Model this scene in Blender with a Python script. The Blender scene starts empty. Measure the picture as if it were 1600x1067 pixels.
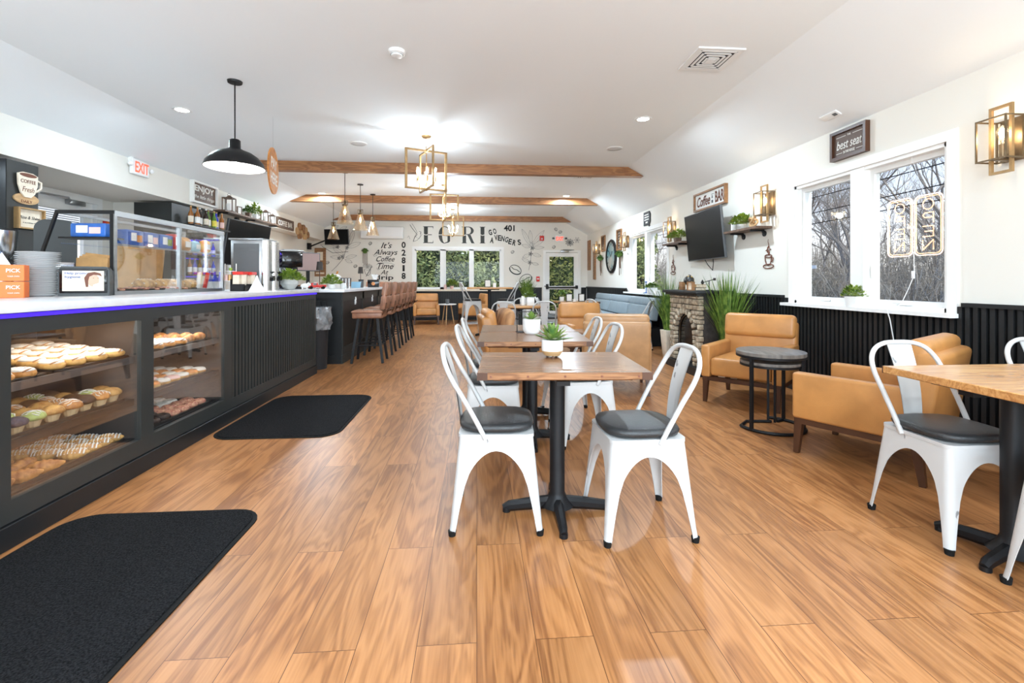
import bpy, bmesh, math, random
from mathutils import Vector, Matrix, Euler
PI = math.pi
random.seed(7)
S = bpy.context.scene
C = S.collection

# ------------------------------------------------------------------ camera, world, lights, exposure
TH = math.atan(55/730.0); CAMH = 1.156
cd = bpy.data.cameras.new('camera'); cam = bpy.data.objects.new('camera', cd); C.objects.link(cam)
cd.sensor_width = 36; cd.lens = 730/1600*36; cd.shift_y = -93.5/1600; cd.clip_start = .05; cd.clip_end = 300
cam.location = (0, 0, CAMH); cam.rotation_euler = (PI/2, 0, -TH)
S.camera = cam
S.view_settings.view_transform = 'Standard'; S.view_settings.look = 'None'
S.view_settings.gamma = 1; S.view_settings.use_curve_mapping = False
S.view_settings.exposure = 0.3

w = bpy.data.worlds.new('sky'); S.world = w; w.use_nodes = True
wn = w.node_tree.nodes; wl = w.node_tree.links; wn.clear()
wo = wn.new('ShaderNodeOutputWorld'); wb = wn.new('ShaderNodeBackground'); wr = wn.new('ShaderNodeValToRGB')
wt = wn.new('ShaderNodeTexCoord'); wsx = wn.new('ShaderNodeSeparateXYZ')
wl.new(wt.outputs['Generated'], wsx.inputs[0]); wl.new(wsx.outputs[2], wr.inputs[0]); wl.new(wr.outputs[0], wb.inputs[0]); wl.new(wb.outputs[0], wo.inputs[0])
wr.color_ramp.elements[0].position = 0.0; wr.color_ramp.elements[0].color = (.80, .76, .72, 1)
wr.color_ramp.elements[1].position = .42; wr.color_ramp.elements[1].color = (.26, .44, .85, 1)
_e = wr.color_ramp.elements.new(.16); _e.color = (.60, .68, .84, 1)
wb.inputs[1].default_value = 1.45

def light(name, kind, loc, power, color=(1,1,1), size=.1, rot=None, spot=None, sizey=None):
    d = bpy.data.lights.new(name, kind); d.energy = power; d.color = color
    if kind == 'AREA':
        d.size = size
        if sizey: d.shape = 'RECTANGLE'; d.size_y = sizey
        else: d.shape = 'DISK'
    else: d.shadow_soft_size = size
    if kind == 'SPOT': d.spot_size = spot or 2.4; d.spot_blend = .6
    o = bpy.data.objects.new(name, d); C.objects.link(o); o.location = loc
    if rot: o.rotation_euler = rot
    return o
COOL = (.77, .95, 1.10); WARM = (1.0, .78, .52)
CANS = [(-3.27, 5.46), (1.95, 5.36), (1.99, 10.29), (-3.34, 10.4), (-3.27, .5), (1.95, .45), (-.66, -.4), (-.66, -2.3), (1.95, -2.2)]  # last five are out of view, added as extra room fill
for i, (x, y) in enumerate(CANS):
    light('downlight_beam', 'AREA', (x, y, 3.03), (24 if i == 0 else 46 if y < 8 else 74) if y > 3 else (8 if x < -3 else 26), COOL, .16)
light('kitchen_fill', 'AREA', (-4.95, 3.7, 2.34), 42, COOL, .3)  # out-of-view fill added to brighten the kitchen recess
# added out-of-view fill panels, tilted up to brighten ceiling and room
light('room_fill', 'AREA', (0, -3.0, 1.75), 420, (.79, .95, 1.07), 5.6, (PI/2+.78, 0, 0), sizey=2.2)
light('room_fill', 'AREA', (3.3, -.5, 1.6), 60, (.80, .94, 1.06), 2.8, (PI/2+.3, 0, PI/2), sizey=1.2)
sun = bpy.data.lights.new('sun', 'SUN'); sun.energy = 3.2; sun.angle = .3; sun.color = (1, .94, .84)
so = bpy.data.objects.new('sun', sun); C.objects.link(so); so.rotation_euler = (math.radians(52), 0, math.radians(20))

# ------------------------------------------------------------------ pixel helpers (only used to measure real positions)
def ray(px, py):
    u = (px-800)/730.0; v = (440-py)/730.0
    return (math.sin(TH)+u*math.cos(TH), math.cos(TH)-u*math.sin(TH), v)
def at(px, py, Y):
    r = ray(px, py); t = Y/r[1]; return (r[0]*t, CAMH+r[2]*t)          # x, z on the plane y = Y
def ax(px, py, X):
    r = ray(px, py); t = X/r[0]; return (r[1]*t, CAMH+r[2]*t)          # y, z on the plane x = X

# ------------------------------------------------------------------ materials
MT = {}
def mat(name, col, rough=.5, metal=0, noise=0, nscale=8, bump=0, bscale=60, emit=0, ecol=None, stretch=None, coat=0, spec=.5, ncol=None, detail=4, trans=0, ramp=(.35, .65)):
    if name in MT: return MT[name]
    m = bpy.data.materials.new(name); m.use_nodes = True; nt = m.node_tree; b = nt.nodes['Principled BSDF']
    b.inputs['Base Color'].default_value = (*col, 1); b.inputs['Roughness'].default_value = rough; b.inputs['Metallic'].default_value = metal
    b.inputs['Specular IOR Level'].default_value = spec; b.inputs['Coat Weight'].default_value = coat; b.inputs['Transmission Weight'].default_value = trans
    tc = nt.nodes.new('ShaderNodeTexCoord'); mp = nt.nodes.new('ShaderNodeMapping'); nt.links.new(tc.outputs['Object'], mp.inputs[0])
    if stretch: mp.inputs['Scale'].default_value = stretch
    n = nt.nodes.new('ShaderNodeTexNoise'); n.inputs['Scale'].default_value = nscale; n.inputs['Detail'].default_value = detail
    nt.links.new(mp.outputs[0], n.inputs[0])
    if noise or ncol:
        r = nt.nodes.new('ShaderNodeValToRGB'); r.color_ramp.elements[0].position = ramp[0]; r.color_ramp.elements[1].position = ramp[1]
        c2 = ncol if ncol else tuple(max(0, c*(1-noise)) for c in col)
        r.color_ramp.elements[0].color = (*c2, 1); r.color_ramp.elements[1].color = (*col, 1)
        nt.links.new(n.outputs[0], r.inputs[0]); nt.links.new(r.outputs[0], b.inputs['Base Color'])
    if bump:
        n2 = nt.nodes.new('ShaderNodeTexNoise'); n2.inputs['Scale'].default_value = bscale; n2.inputs['Detail'].default_value = 3
        nt.links.new(mp.outputs[0], n2.inputs[0])
        bu = nt.nodes.new('ShaderNodeBump'); bu.inputs['Strength'].default_value = bump; bu.inputs['Distance'].default_value = .01
        nt.links.new(n2.outputs[0], bu.inputs['Height']); nt.links.new(bu.outputs[0], b.inputs['Normal'])
    if emit:
        b.inputs['Emission Color'].default_value = (*(ecol or col), 1); b.inputs['Emission Strength'].default_value = emit
    MT[name] = m; return m
def glassmat(name, tint=(1,1,1), gloss=.07, rough=.02, gcol=(1,1,1), fr=.35):
    m = bpy.data.materials.new(name); m.use_nodes = True; nt = m.node_tree; nt.nodes.clear()
    o = nt.nodes.new('ShaderNodeOutputMaterial'); t = nt.nodes.new('ShaderNodeBsdfTransparent'); g = nt.nodes.new('ShaderNodeBsdfGlossy')
    mx = nt.nodes.new('ShaderNodeMixShader'); lw = nt.nodes.new('ShaderNodeLayerWeight'); ml = nt.nodes.new('ShaderNodeMath'); ml.operation = 'MULTIPLY_ADD'
    t.inputs[0].default_value = (*tint, 1); g.inputs[0].default_value = (*gcol, 1); g.inputs['Roughness'].default_value = rough
    lw.inputs[0].default_value = .25; ml.inputs[1].default_value = fr; ml.inputs[2].default_value = gloss
    nt.links.new(lw.outputs['Fresnel'], ml.inputs[0]); nt.links.new(ml.outputs[0], mx.inputs[0]); nt.links.new(t.outputs[0], mx.inputs[1]); nt.links.new(g.outputs[0], mx.inputs[2]); nt.links.new(mx.outputs[0], o.inputs[0])
    MT[name] = m; return m
def woodmat(name, c1, c2, c3, scale=1, axis='x', rough=.4, coat=0, planks=None):
    """grained wood; planks=(width, length) for a laid floor running along y"""
    m = bpy.data.materials.new(name); m.use_nodes = True; nt = m.node_tree; N = nt.nodes; L = nt.links; b = N['Principled BSDF']
    tc = N.new('ShaderNodeTexCoord'); mp = N.new('ShaderNodeMapping'); L.new(tc.outputs['Object'], mp.inputs[0])
    if axis == 'y': mp.inputs['Rotation'].default_value = (0, 0, PI/2)
    if axis == 'z': mp.inputs['Rotation'].default_value = (0, PI/2, 0)
    src = mp.outputs[0]
    if planks:
        br = N.new('ShaderNodeTexBrick'); L.new(src, br.inputs[0]); br.offset = .37; br.offset_frequency = 2
        br.inputs['Scale'].default_value = 1; br.inputs['Brick Width'].default_value = planks[1]; br.inputs['Row Height'].default_value = planks[0]
        br.inputs['Mortar Size'].default_value = .0012; br.inputs['Mortar Smooth'].default_value = .1
        br.inputs['Color1'].default_value = (0, 0, 0, 1); br.inputs['Color2'].default_value = (1, 1, 1, 1); br.inputs['Mortar'].default_value = (.5, .5, .5, 1)
        sc = N.new('ShaderNodeVectorMath'); sc.operation = 'SCALE'; sc.inputs[3].default_value = 9.7
        cv = N.new('ShaderNodeCombineXYZ'); L.new(br.outputs[0], cv.inputs[0]); L.new(br.outputs[0], cv.inputs[1]); L.new(cv.outputs[0], sc.inputs[0])
        ad = N.new('ShaderNodeVectorMath'); ad.operation = 'ADD'; L.new(src, ad.inputs[0]); L.new(sc.outputs[0], ad.inputs[1]); src2 = ad.outputs[0]
    else: src2 = src
    st = N.new('ShaderNodeVectorMath'); st.operation = 'MULTIPLY'; st.inputs[1].default_value = (.85*scale, 6*scale, 6*scale); L.new(src2, st.inputs[0])
    n1 = N.new('ShaderNodeTexNoise'); n1.inputs['Scale'].default_value = 1.0; n1.inputs['Detail'].default_value = 3; n1.inputs['Distortion'].default_value = .9; L.new(st.outputs[0], n1.inputs[0])
    # contour lines of the noise make cathedral grain
    mu = N.new('ShaderNodeMath'); mu.operation = 'MULTIPLY'; mu.inputs[1].default_value = 48; L.new(n1.outputs[0], mu.inputs[0])
    sn = N.new('ShaderNodeMath'); sn.operation = 'SINE'; L.new(mu.outputs[0], sn.inputs[0])
    mr = N.new('ShaderNodeMapRange'); mr.inputs[1].default_value = -1; mr.inputs[2].default_value = 1; L.new(sn.outputs[0], mr.inputs[0])
    st2 = N.new('ShaderNodeVectorMath'); st2.operation = 'MULTIPLY'; st2.inputs[1].default_value = (4*scale, 110*scale, 110*scale); L.new(src2, st2.inputs[0])
    n2 = N.new('ShaderNodeTexNoise'); n2.inputs['Scale'].default_value = 1; n2.inputs['Detail'].default_value = 4; L.new(st2.outputs[0], n2.inputs[0])
    mx = N.new('ShaderNodeMix'); mx.inputs[0].default_value = .66; L.new(mr.outputs[0], mx.inputs[2]); L.new(n2.outputs[0], mx.inputs[3])
    n3 = N.new('ShaderNodeTexNoise'); n3.inputs['Scale'].default_value = 1; st3 = N.new('ShaderNodeVectorMath'); st3.operation = 'MULTIPLY'; st3.inputs[1].default_value = (.8*scale, 3.5*scale, 3.5*scale); L.new(src2, st3.inputs[0]); L.new(st3.outputs[0], n3.inputs[0])
    mx2 = N.new('ShaderNodeMix'); mx2.inputs[0].default_value = .5; L.new(mx.outputs[0], mx2.inputs[2]); L.new(n3.outputs[0], mx2.inputs[3])
    rp = N.new('ShaderNodeValToRGB'); e = rp.color_ramp.elements; e[0].position = .33; e[0].color = (*c3, 1); e[1].position = .67; e[1].color = (*c1, 1)
    k = e.new(.5); k.color = (*c2, 1); L.new(mx2.outputs[0], rp.inputs[0]); out = rp.outputs[0]
    if planks:
        hv = N.new('ShaderNodeMapRange'); hv.inputs[3].default_value = .84; hv.inputs[4].default_value = 1.12; L.new(br.outputs[0], hv.inputs[0])
        m3 = N.new('ShaderNodeVectorMath'); m3.operation = 'SCALE'; L.new(out, m3.inputs[0]); L.new(hv.outputs[0], m3.inputs[3])
        m4 = N.new('ShaderNodeMix'); m4.data_type = 'RGBA'; m4.inputs[7].default_value = (c3[0]*.45, c3[1]*.4, c3[2]*.4, 1); L.new(br.outputs[1], m4.inputs[0]); L.new(m3.outputs[0], m4.inputs[6]); out = m4.outputs[2]
    L.new(out, b.inputs['Base Color']); b.inputs['Roughness'].default_value = rough; b.inputs['Coat Weight'].default_value = coat; b.inputs['Coat Roughness'].default_value = .2
    bu = N.new('ShaderNodeBump'); bu.inputs['Strength'].default_value = .12; bu.inputs['Distance'].default_value = .004; L.new(mx.outputs[0], bu.inputs['Height']); L.new(bu.outputs[0], b.inputs['Normal'])
    MT[name] = m; return m

mat('wall_paint', (.79, .765, .70), .85, bump=.02)
mat('ceiling_paint', (.86, .89, .90), .9, bump=.02)
mat('white_trim', (.86, .86, .84), .4, bump=.01)
mat('black_panel', (.013, .014, .015), .45, noise=.2, nscale=3, spec=.35)
mat('charcoal_panel', (.031, .034, .033), .42, noise=.15, nscale=3, spec=.35)
mat('grey_panel', (.10, .105, .10), .45, noise=.1, nscale=3)
mat('black_metal', (.008, .008, .009), .45, .0, spec=.3, bump=.05, bscale=300)
mat('black_rubber', (.008, .008, .008), .8, spec=.2, bump=.2)
mat('black_gloss', (.004, .004, .005), .09, noise=.1)
mat('white_metal', (.57, .57, .56), .34, .0, bump=.03, bscale=40, ncol=(.20, .20, .20), nscale=16, ramp=(.30, .32), detail=8, stretch=(1, 1, .45))
mat('black_vinyl', (.026, .027, .028), .36, bump=.25, bscale=220)
mat('tan_leather', (.56, .255, .075), .38, noise=.22, nscale=5, bump=.15, bscale=160)
mat('pale_tan_leather', (.48, .26, .115), .42, noise=.2, nscale=9, bump=.15, bscale=160)
mat('brown_leather', (.36, .165, .095), .3, noise=.4, nscale=9, bump=.2, bscale=140)
mat('slate_vinyl', (.27, .33, .37), .35, noise=.1, bump=.1)
mat('dark_walnut', (.085, .032, .014), .4, noise=.4, nscale=6, stretch=(1, 1, .2))
mat('brass', (.62, .40, .17), .35, .85, noise=.2, nscale=20)
mat('bronze', (.20, .14, .08), .4, .8, noise=.3, nscale=20)
mat('gold_paint', (.40, .25, .11), .4, .55, noise=.2, nscale=20)
mat('chrome', (.62, .63, .64), .2, 1, noise=.1, nscale=3)
mat('steel', (.38, .39, .40), .3, .9, noise=.15, nscale=4, stretch=(1, 1, 8))
mat('plastic_white', (.82, .82, .81), .4, bump=.01)
mat('plastic_grey', (.085, .09, .095), .45, bump=.02)
mat('ceramic', (.82, .81, .79), .25, bump=.01)
mat('quartz', (.74, .75, .77), .22, noise=.08, nscale=14)
mat('concrete', (.55, .55, .53), .8, noise=.2, nscale=10, bump=.1)
mat('mat_pile', (.026, .026, .028), .95, noise=.85, nscale=150, bump=.9, bscale=260, detail=6, spec=.1)
mat('red_paint', (.65, .03, .02), .4, bump=.02)
mat('orange_print', (.85, .17, .02), .5, bump=.02)
mat('blue_wrap', (.02, .13, .48), .3, noise=.3, nscale=14)
mat('cream_paper', (.80, .70, .56), .8, noise=.1, nscale=20)
mat('kraft', (.52, .29, .11), .75, noise=.25, nscale=12, bump=.1)
mat('paper_white', (.83, .82, .79), .8, bump=.02)
mat('leaf', (.14, .24, .04), .45, ncol=(.03, .09, .02), nscale=24, spec=.3)
mat('bright_leaf', (.33, .42, .06), .45, ncol=(.08, .17, .02), nscale=30, spec=.3)
mat('grass_leaf', (.22, .33, .06), .5, ncol=(.05, .12, .02), nscale=16, spec=.3)
mat('succulent', (.24, .34, .06), .4, ncol=(.04, .12, .035), nscale=18)
mat('screen_off', (.002, .002, .003), .3, noise=.1, spec=.15)
mat('ink', (.012, .012, .014), .6, bump=.02)
mat('charcoal_ink', (.035, .04, .035), .6, noise=.3, nscale=30)
mat('thin_ink', (.07, .07, .075), .6, bump=.02)
mat('off_white_ink', (.85, .83, .78), .6, bump=.02)
mat('brown_ink', (.15, .045, .02), .6, bump=.02)
mat('wood_mid', (.36, .17, .065), .5, noise=.45, nscale=7, stretch=(1, 1, 6), bump=.05)
mat('wood_rustic', (.16, .09, .055), .6, noise=.5, nscale=7, stretch=(6, 6, 1), bump=.1)
mat('wood_pale', (.58, .36, .17), .5, noise=.25, nscale=9, stretch=(1, 1, 5))
mat('dark_fabric', (.05, .04, .035), .8, bump=.1)
mat('neon', (1, .62, .36), .4, emit=1.6, ecol=(1, .50, .22))
mat('neon_frame', (1, .8, .68), .4, emit=1.5, ecol=(1, .66, .46))
mat('bulb_glow', (1, .9, .7), .4, emit=14, ecol=(1, .80, .50))
mat('filament', (1, .8, .5), .4, emit=40, ecol=(1, .72, .38))
mat('lens_glow', (1, 1, 1), .4, emit=16, ecol=(1, .98, .94))
mat('exit_red', (.9, .08, .04), .4, emit=1.1, ecol=(1, .10, .04))
mat('led_violet', (.02, .01, .08), .6, emit=1.1, ecol=(.055, .012, 1.0))
mat('led_warm', (1, .9, .7), .4, emit=6, ecol=(1, .86, .62))
glassmat('clear_glass', gloss=.02, fr=.25); glassmat('window_glass', tint=(.96, .97, .96), gloss=.004, fr=.05); glassmat('bulb_glass', tint=(1, .96, .88), gloss=.08)
glassmat('amber_glass', tint=(1, .93, .82), gloss=.12)
woodmat('floor_wood', (.49, .225, .085), (.385, .165, .056), (.225, .085, .027), 1, 'y', .36, 0, planks=(.19, 1.5))
woodmat('table_wood', (.33, .165, .075), (.235, .108, .048), (.13, .055, .025), 1.6, 'x', .27, .15)
woodmat('table_wood_warm', (.66, .36, .13), (.52, .25, .08), (.36, .15, .045), 1.6, 'x', .25, .2)
woodmat('beam_wood', (.42, .19, .07), (.30, .125, .045), (.19, .075, .026), 1.2, 'x', .4)

# ------------------------------------------------------------------ mesh builder
class M:
    def __init__(s): s.bm = bmesh.new()
    def _add(s, verts, mtx):
        bmesh.ops.transform(s.bm, matrix=mtx, verts=verts)
    def box(s, c, d, rot=(0, 0, 0), bev=0, seg=2, taper=None):
        r = bmesh.ops.create_cube(s.bm, size=1); vs = r['verts']
        if taper:
            for v in vs:
                if v.co.z < 0: v.co.x *= taper; v.co.y *= taper
        mt = Matrix.Translation(Vector(c)) @ Euler(rot).to_matrix().to_4x4() @ Matrix.Diagonal((*d, 1))
        s._add(vs, mt)
        if bev:
            es = list({e for v in vs for e in v.link_edges})
            bmesh.ops.bevel(s.bm, geom=es, offset=bev, segments=seg, affect='EDGES', profile=.5, clamp_overlap=True)
        return s
    def bx(s, x0, x1, y0, y1, z0, z1, bev=0, seg=2):
        return s.box(((x0+x1)/2, (y0+y1)/2, (z0+z1)/2), (abs(x1-x0), abs(y1-y0), abs(z1-z0)), bev=bev, seg=seg)
    def tube(s, pts, r, n=8, closed=False, caps=True, flat=None):
        pts = [Vector(p) for p in pts]; k = len(pts); rs = r if isinstance(r, (list, tuple)) else [r]*k
        rings = []; up = None
        for i, p in enumerate(pts):
            if closed: t = (pts[(i+1) % k]-pts[i-1])
            else: t = pts[min(i+1, k-1)]-pts[max(i-1, 0)]
            if t.length < 1e-9: t = Vector((0, 0, 1))
            t.normalize()
            if up is None:
                up = Vector((0, 0, 1)) if abs(t.z) < .9 else Vector((1, 0, 0))
            a = (up - t*up.dot(t))
            if a.length < 1e-6: a = t.orthogonal()
            a.normalize(); b = t.cross(a); up = a
            ring = []
            for j in range(n):
                th = 2*PI*(j+.5)/n
                ring.append(s.bm.verts.new(p + a*math.cos(th)*rs[i] + b*math.sin(th)*rs[i]*(flat or 1)))
            rings.append(ring)
        m = k if closed else k-1
        for i in range(m):
            A = rings[i]; B = rings[(i+1) % k]
            for j in range(n):
                s.bm.faces.new((A[j], A[(j+1) % n], B[(j+1) % n], B[j]))
        if caps and not closed:
            s.bm.faces.new(rings[0][::-1]); s.bm.faces.new(rings[-1])
        return s
    def cyl(s, p0, p1, r0, r1=None, n=20): return s.tube([p0, p1], [r0, r0 if r1 is None else r1], n)
    def lathe(s, prof, c=(0, 0, 0), n=28, sx=1, sy=1, mod=None, cap=True):
        rings = []
        for (r, z) in prof:
            ring = []
            for j in range(n):
                a = 2*PI*j/n; q = r*(mod(a, z) if mod else 1)
                ring.append(s.bm.verts.new((c[0]+q*math.cos(a)*sx, c[1]+q*math.sin(a)*sy, c[2]+z)))
            rings.append(ring)
        for A, B in zip(rings, rings[1:]):
            for j in range(n): s.bm.faces.new((A[j], A[(j+1) % n], B[(j+1) % n], B[j]))
        if cap and prof[0][0] > 0: s.bm.faces.new(rings[0][::-1])
        if cap and prof[-1][0] > 0: s.bm.faces.new(rings[-1])
        return s
    def prism(s, poly, a, b, plane='xz'):
        def P(u, v, t):
            return {'xz': (u, t, v), 'xy': (u, v, t), 'yz': (t, u, v)}[plane]
        A = [s.bm.verts.new(P(u, v, a)) for u, v in poly]; B = [s.bm.verts.new(P(u, v, b)) for u, v in poly]; n = len(poly)
        s.bm.faces.new(A); s.bm.faces.new(B[::-1])
        for i in range(n): s.bm.faces.new((A[i], B[i], B[(i+1) % n], A[(i+1) % n]))
        return s
    def ball(s, c, r, u=14, v=9, rot=None, fn=None):
        rr = r if isinstance(r, (tuple, list)) else (r, r, r)
        q = bmesh.ops.create_uvsphere(s.bm, u_segments=u, v_segments=v, radius=1)['verts']
        if fn:
            for x in q: x.co = fn(x.co)
        mt = Matrix.Translation(Vector(c)) @ (Euler(rot).to_matrix().to_4x4() if rot else Matrix()) @ Matrix.Diagonal((*rr, 1))
        s._add(q, mt); return s
    def grid(s, f, nu, nv):
        V = [[s.bm.verts.new(f(i/nu, j/nv)) for j in range(nv+1)] for i in range(nu+1)]
        for i in range(nu):
            for j in range(nv): s.bm.faces.new((V[i][j], V[i+1][j], V[i+1][j+1], V[i][j+1]))
        return s
    def face(s, pts):
        s.bm.faces.new([s.bm.verts.new(p) for p in pts]); return s
    def frame(s, x0, x1, z0, z1, y0, y1, t):
        """picture frame in the xz plane"""
        s.bx(x0, x1, y0, y1, z1-t, z1); s.bx(x0, x1, y0, y1, z0, z0+t); s.bx(x0, x0+t, y0, y1, z0+t, z1-t); s.bx(x1-t, x1, y0, y1, z0+t, z1-t); return s
    def text(s, body, size, c=(0, 0, 0), w=None, bold=0, shear=0, ext=.0015, rot=(PI/2, 0, 0), h=None, space=1, mirror=False, align='CENTER'):
        cu = bpy.data.curves.new('t', 'FONT'); cu.body = body; cu.size = 1; cu.extrude = 0; cu.offset = bold; cu.shear = shear
        cu.align_x = align; cu.align_y = 'CENTER'; cu.space_character = space; cu.resolution_u = 3
        o = bpy.data.objects.new('t', cu); C.objects.link(o)
        me = bpy.data.meshes.new_from_object(o.evaluated_get(bpy.context.evaluated_depsgraph_get()))
        bpy.data.objects.remove(o)
        xs = [v.co.x for v in me.vertices] or [0]; ys = [v.co.y for v in me.vertices] or [0]
        wd = max(xs)-min(xs); hd = max(ys)-min(ys); cx = (max(xs)+min(xs))/2; cy = (max(ys)+min(ys))/2
        sx = sy = size
        if w: sx = w/wd; sy = sx if not h else h/hd
        elif h: sy = sx = h/hd
        tb = bmesh.new(); tb.from_mesh(me); bpy.data.meshes.remove(me)
        bmesh.ops.translate(tb, vec=(-cx if align == 'CENTER' else -min(xs), -cy, 0), verts=tb.verts)
        bmesh.ops.scale(tb, vec=(-sx if mirror else sx, sy, 1), verts=tb.verts)
        g = bmesh.ops.extrude_face_region(tb, geom=tb.faces[:]); vv = [e for e in g['geom'] if isinstance(e, bmesh.types.BMVert)]
        bmesh.ops.translate(tb, vec=(0, 0, ext), verts=vv)
        bmesh.ops.transform(tb, matrix=Matrix.Translation(Vector(c)) @ Euler(rot).to_matrix().to_4x4(), verts=tb.verts)
        m2 = bpy.data.meshes.new('t'); tb.to_mesh(m2); tb.free(); s.bm.from_mesh(m2); bpy.data.meshes.remove(m2)
        return s
    def put(s, name, m, parent=None, ang=38, fixn=True):
        if fixn: bmesh.ops.recalc_face_normals(s.bm, faces=s.bm.faces[:])
        me = bpy.data.meshes.new(name); s.bm.to_mesh(me); s.bm.free()
        me.materials.append(MT[m] if isinstance(m, str) else m)
        if ang:
            me.polygons.foreach_set('use_smooth', [True]*len(me.polygons)); me.set_sharp_from_angle(angle=math.radians(ang))
        o = bpy.data.objects.new(name, me); C.objects.link(o)
        if parent: o.parent = parent
        return o
def tag(o, label=None, cat=None, group=None, kind=None):
    if label: o['label'] = label
    if cat: o['category'] = cat
    if group: o['group'] = group
    if kind: o['kind'] = kind
    return o
def thing(name, label, cat, loc=(0, 0, 0), rz=0, group=None):
    o = bpy.data.objects.new(name, None); C.objects.link(o); o.empty_display_size = .05
    o.location = loc; o.rotation_euler = (0, 0, rz); return tag(o, label, cat, group)
def struct(name, b, m, label=None, cat='structure', parent=None, ang=38):
    o = b.put(name, m, parent, ang)
    if not parent: tag(o, label or name.replace('_', ' '), cat, kind='structure')
    return o
KIDS = {}
def dup(r, loc=None, rz=None, label=None, group=None, cat=None, scale=None):
    def cp(o, par):
        c = o.copy(); C.objects.link(c)
        if par: c.parent = par
        for k in [k for k in CH(o)]: cp(k, c)
        return c
    c = cp(r, None)
    if loc is not None: c.location = loc
    if rz is not None: c.rotation_euler = (0, 0, rz)
    if scale: c.scale = (scale,)*3 if not isinstance(scale, tuple) else scale
    return tag(c, label, cat, group)
def CH(o): return [k for k in bpy.data.objects if k.parent == o]
NTH = 'first second third fourth fifth sixth seventh eighth ninth tenth eleventh twelfth thirteenth fourteenth fifteenth sixteenth seventeenth eighteenth nineteenth twentieth twenty-first twenty-second twenty-third twenty-fourth'.split()
class Proto:
    """first use hands out the built thing, later uses copy it"""
    def __init__(s, mk): s.mk = mk; s.o = None
    def __call__(s, loc, rz, label, group=None, scale=None):
        if s.o is None:
            s.o = s.mk(); o = s.o; o.location = loc; o.rotation_euler = (0, 0, rz)
            if scale: o.scale = (scale,)*3 if not isinstance(scale, tuple) else scale
            tag(o, label, None, group)
        else:
            o = dup(s.o, loc, rz, label, group, scale=scale or (1, 1, 1))
            if group is None and 'group' in o: del o['group']
        return o
def arc(cx, cy, r, a0, a1, n): return [(cx+r*math.cos(a0+(a1-a0)*i/n), cy+r*math.sin(a0+(a1-a0)*i/n)) for i in range(n+1)]
def rrect(x0, x1, y0, y1, r, n=6):
    return arc(x1-r, y1-r, r, 0, PI/2, n)+arc(x0+r, y1-r, r, PI/2, PI, n)+arc(x0+r, y0+r, r, PI, 1.5*PI, n)+arc(x1-r, y0+r, r, 1.5*PI, 2*PI, n)

# ================================================================== THE SETTING
XR = 3.4; XCR = 2.52; XCL = -3.75; ZC = 3.066; ZR = 2.595; XS = -4.47; ZS = 2.75; Y0 = -3.2; YB = 14.17
XK = -5.5; XL = -4.8; YJ = 7.52
struct('floor', M().bx(-6.2, XR+.2, Y0-.2, YB+.2, -.1, 0), 'floor_wood', 'wide oak-look plank floor with long grain', 'floor')
b = M()
prof = [(XR+.15, ZR-.0803), (XCR, ZC), (XCL, ZC), (XS, ZS), (XS, ZS+.45), (XCL, ZC+.2), (XCR, ZC+.2), (XR+.15, ZR+.25)]
b.prism(prof, Y0-.15, YB+.15, 'xz'); struct('ceiling', b, 'ceiling_paint', 'white tray ceiling sloping down at both sides', 'ceiling', ang=10)
struct('trim_1', M().bx(XK-.2, XS, Y0-.15, YB+.15, 2.36, 3.2), 'wall_paint', 'long white soffit above the service counter', 'soffit')
# back wall with holes for the triple window and the door
b = M(); WX = [(-1.87, -1.03), (-.98, -.18), (-.10, .73)]
wz0, wz1 = .93, 2.13
b.bx(-5.6, -1.85, YB, YB+.15, 0, 3.1); b.bx(-1.85, .74, YB, YB+.15, 0, wz0); b.bx(-1.85, .74, YB, YB+.15, wz1, 3.1)
b.bx(.74, 2.02, YB, YB+.15, 0, 3.1); b.bx(2.02, 3.18, YB, YB+.15, 2.12, 3.1); b.bx(3.18, XR+.15, YB, YB+.15, 0, 3.1)
wall_back = struct('wall_back', b, 'wall_paint', 'white end wall painted with black lettering and coffee drawings', 'wall')
# right wall with its windows
b = M(); wins = [(-2.0, .9), (3.13, 4.77), (8.12, 10.25)]; zz0, zz1 = .93, 2.17; y = Y0  # first opening is added out of view for more daylight
for (a, c) in wins:
    b.bx(XR, XR+.18, y, a, 0, 3.1); b.bx(XR, XR+.18, a, c, 0, zz0); b.bx(XR, XR+.18, a, c, zz1, 3.1); y = c
b.bx(XR, XR+.18, y, YB+.15, 0, 3.1); struct('wall_right', b, 'wall_paint', 'long off-white wall with windows and wall lamps', 'wall')
b = M(); b.bx(XK-.15, XK, Y0, 5.98, 0, 2.4); b.bx(XK-.15, XK, 5.98, 7.2, 2.3, 2.4); b.bx(XK-.15, XK, 7.2, YJ+.1, 0, 2.4); b.bx(XK-.15, XL, YJ, YJ+.12, 0, 2.4); b.bx(XL-.15, XL, YJ+.12, YB, 0, 2.4)
struct('wall_left', b, 'wall_paint', 'white kitchen side wall below the soffit', 'wall')
b = M(); b.bx(-6.2, -3.0, Y0-.15, Y0, 0, 3.2); b.bx(3.0, XR+.15, Y0-.15, Y0, 0, 3.2); b.bx(-3, 3, Y0-.15, Y0, 0, .5); b.bx(-3, 3, Y0-.15, Y0, 2.9, 3.2)
struct('wall_front', b, 'wall_paint', 'white wall behind the photographer with an added opening for daylight', 'wall')  # wide opening added behind the camera to let sky light in

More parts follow.
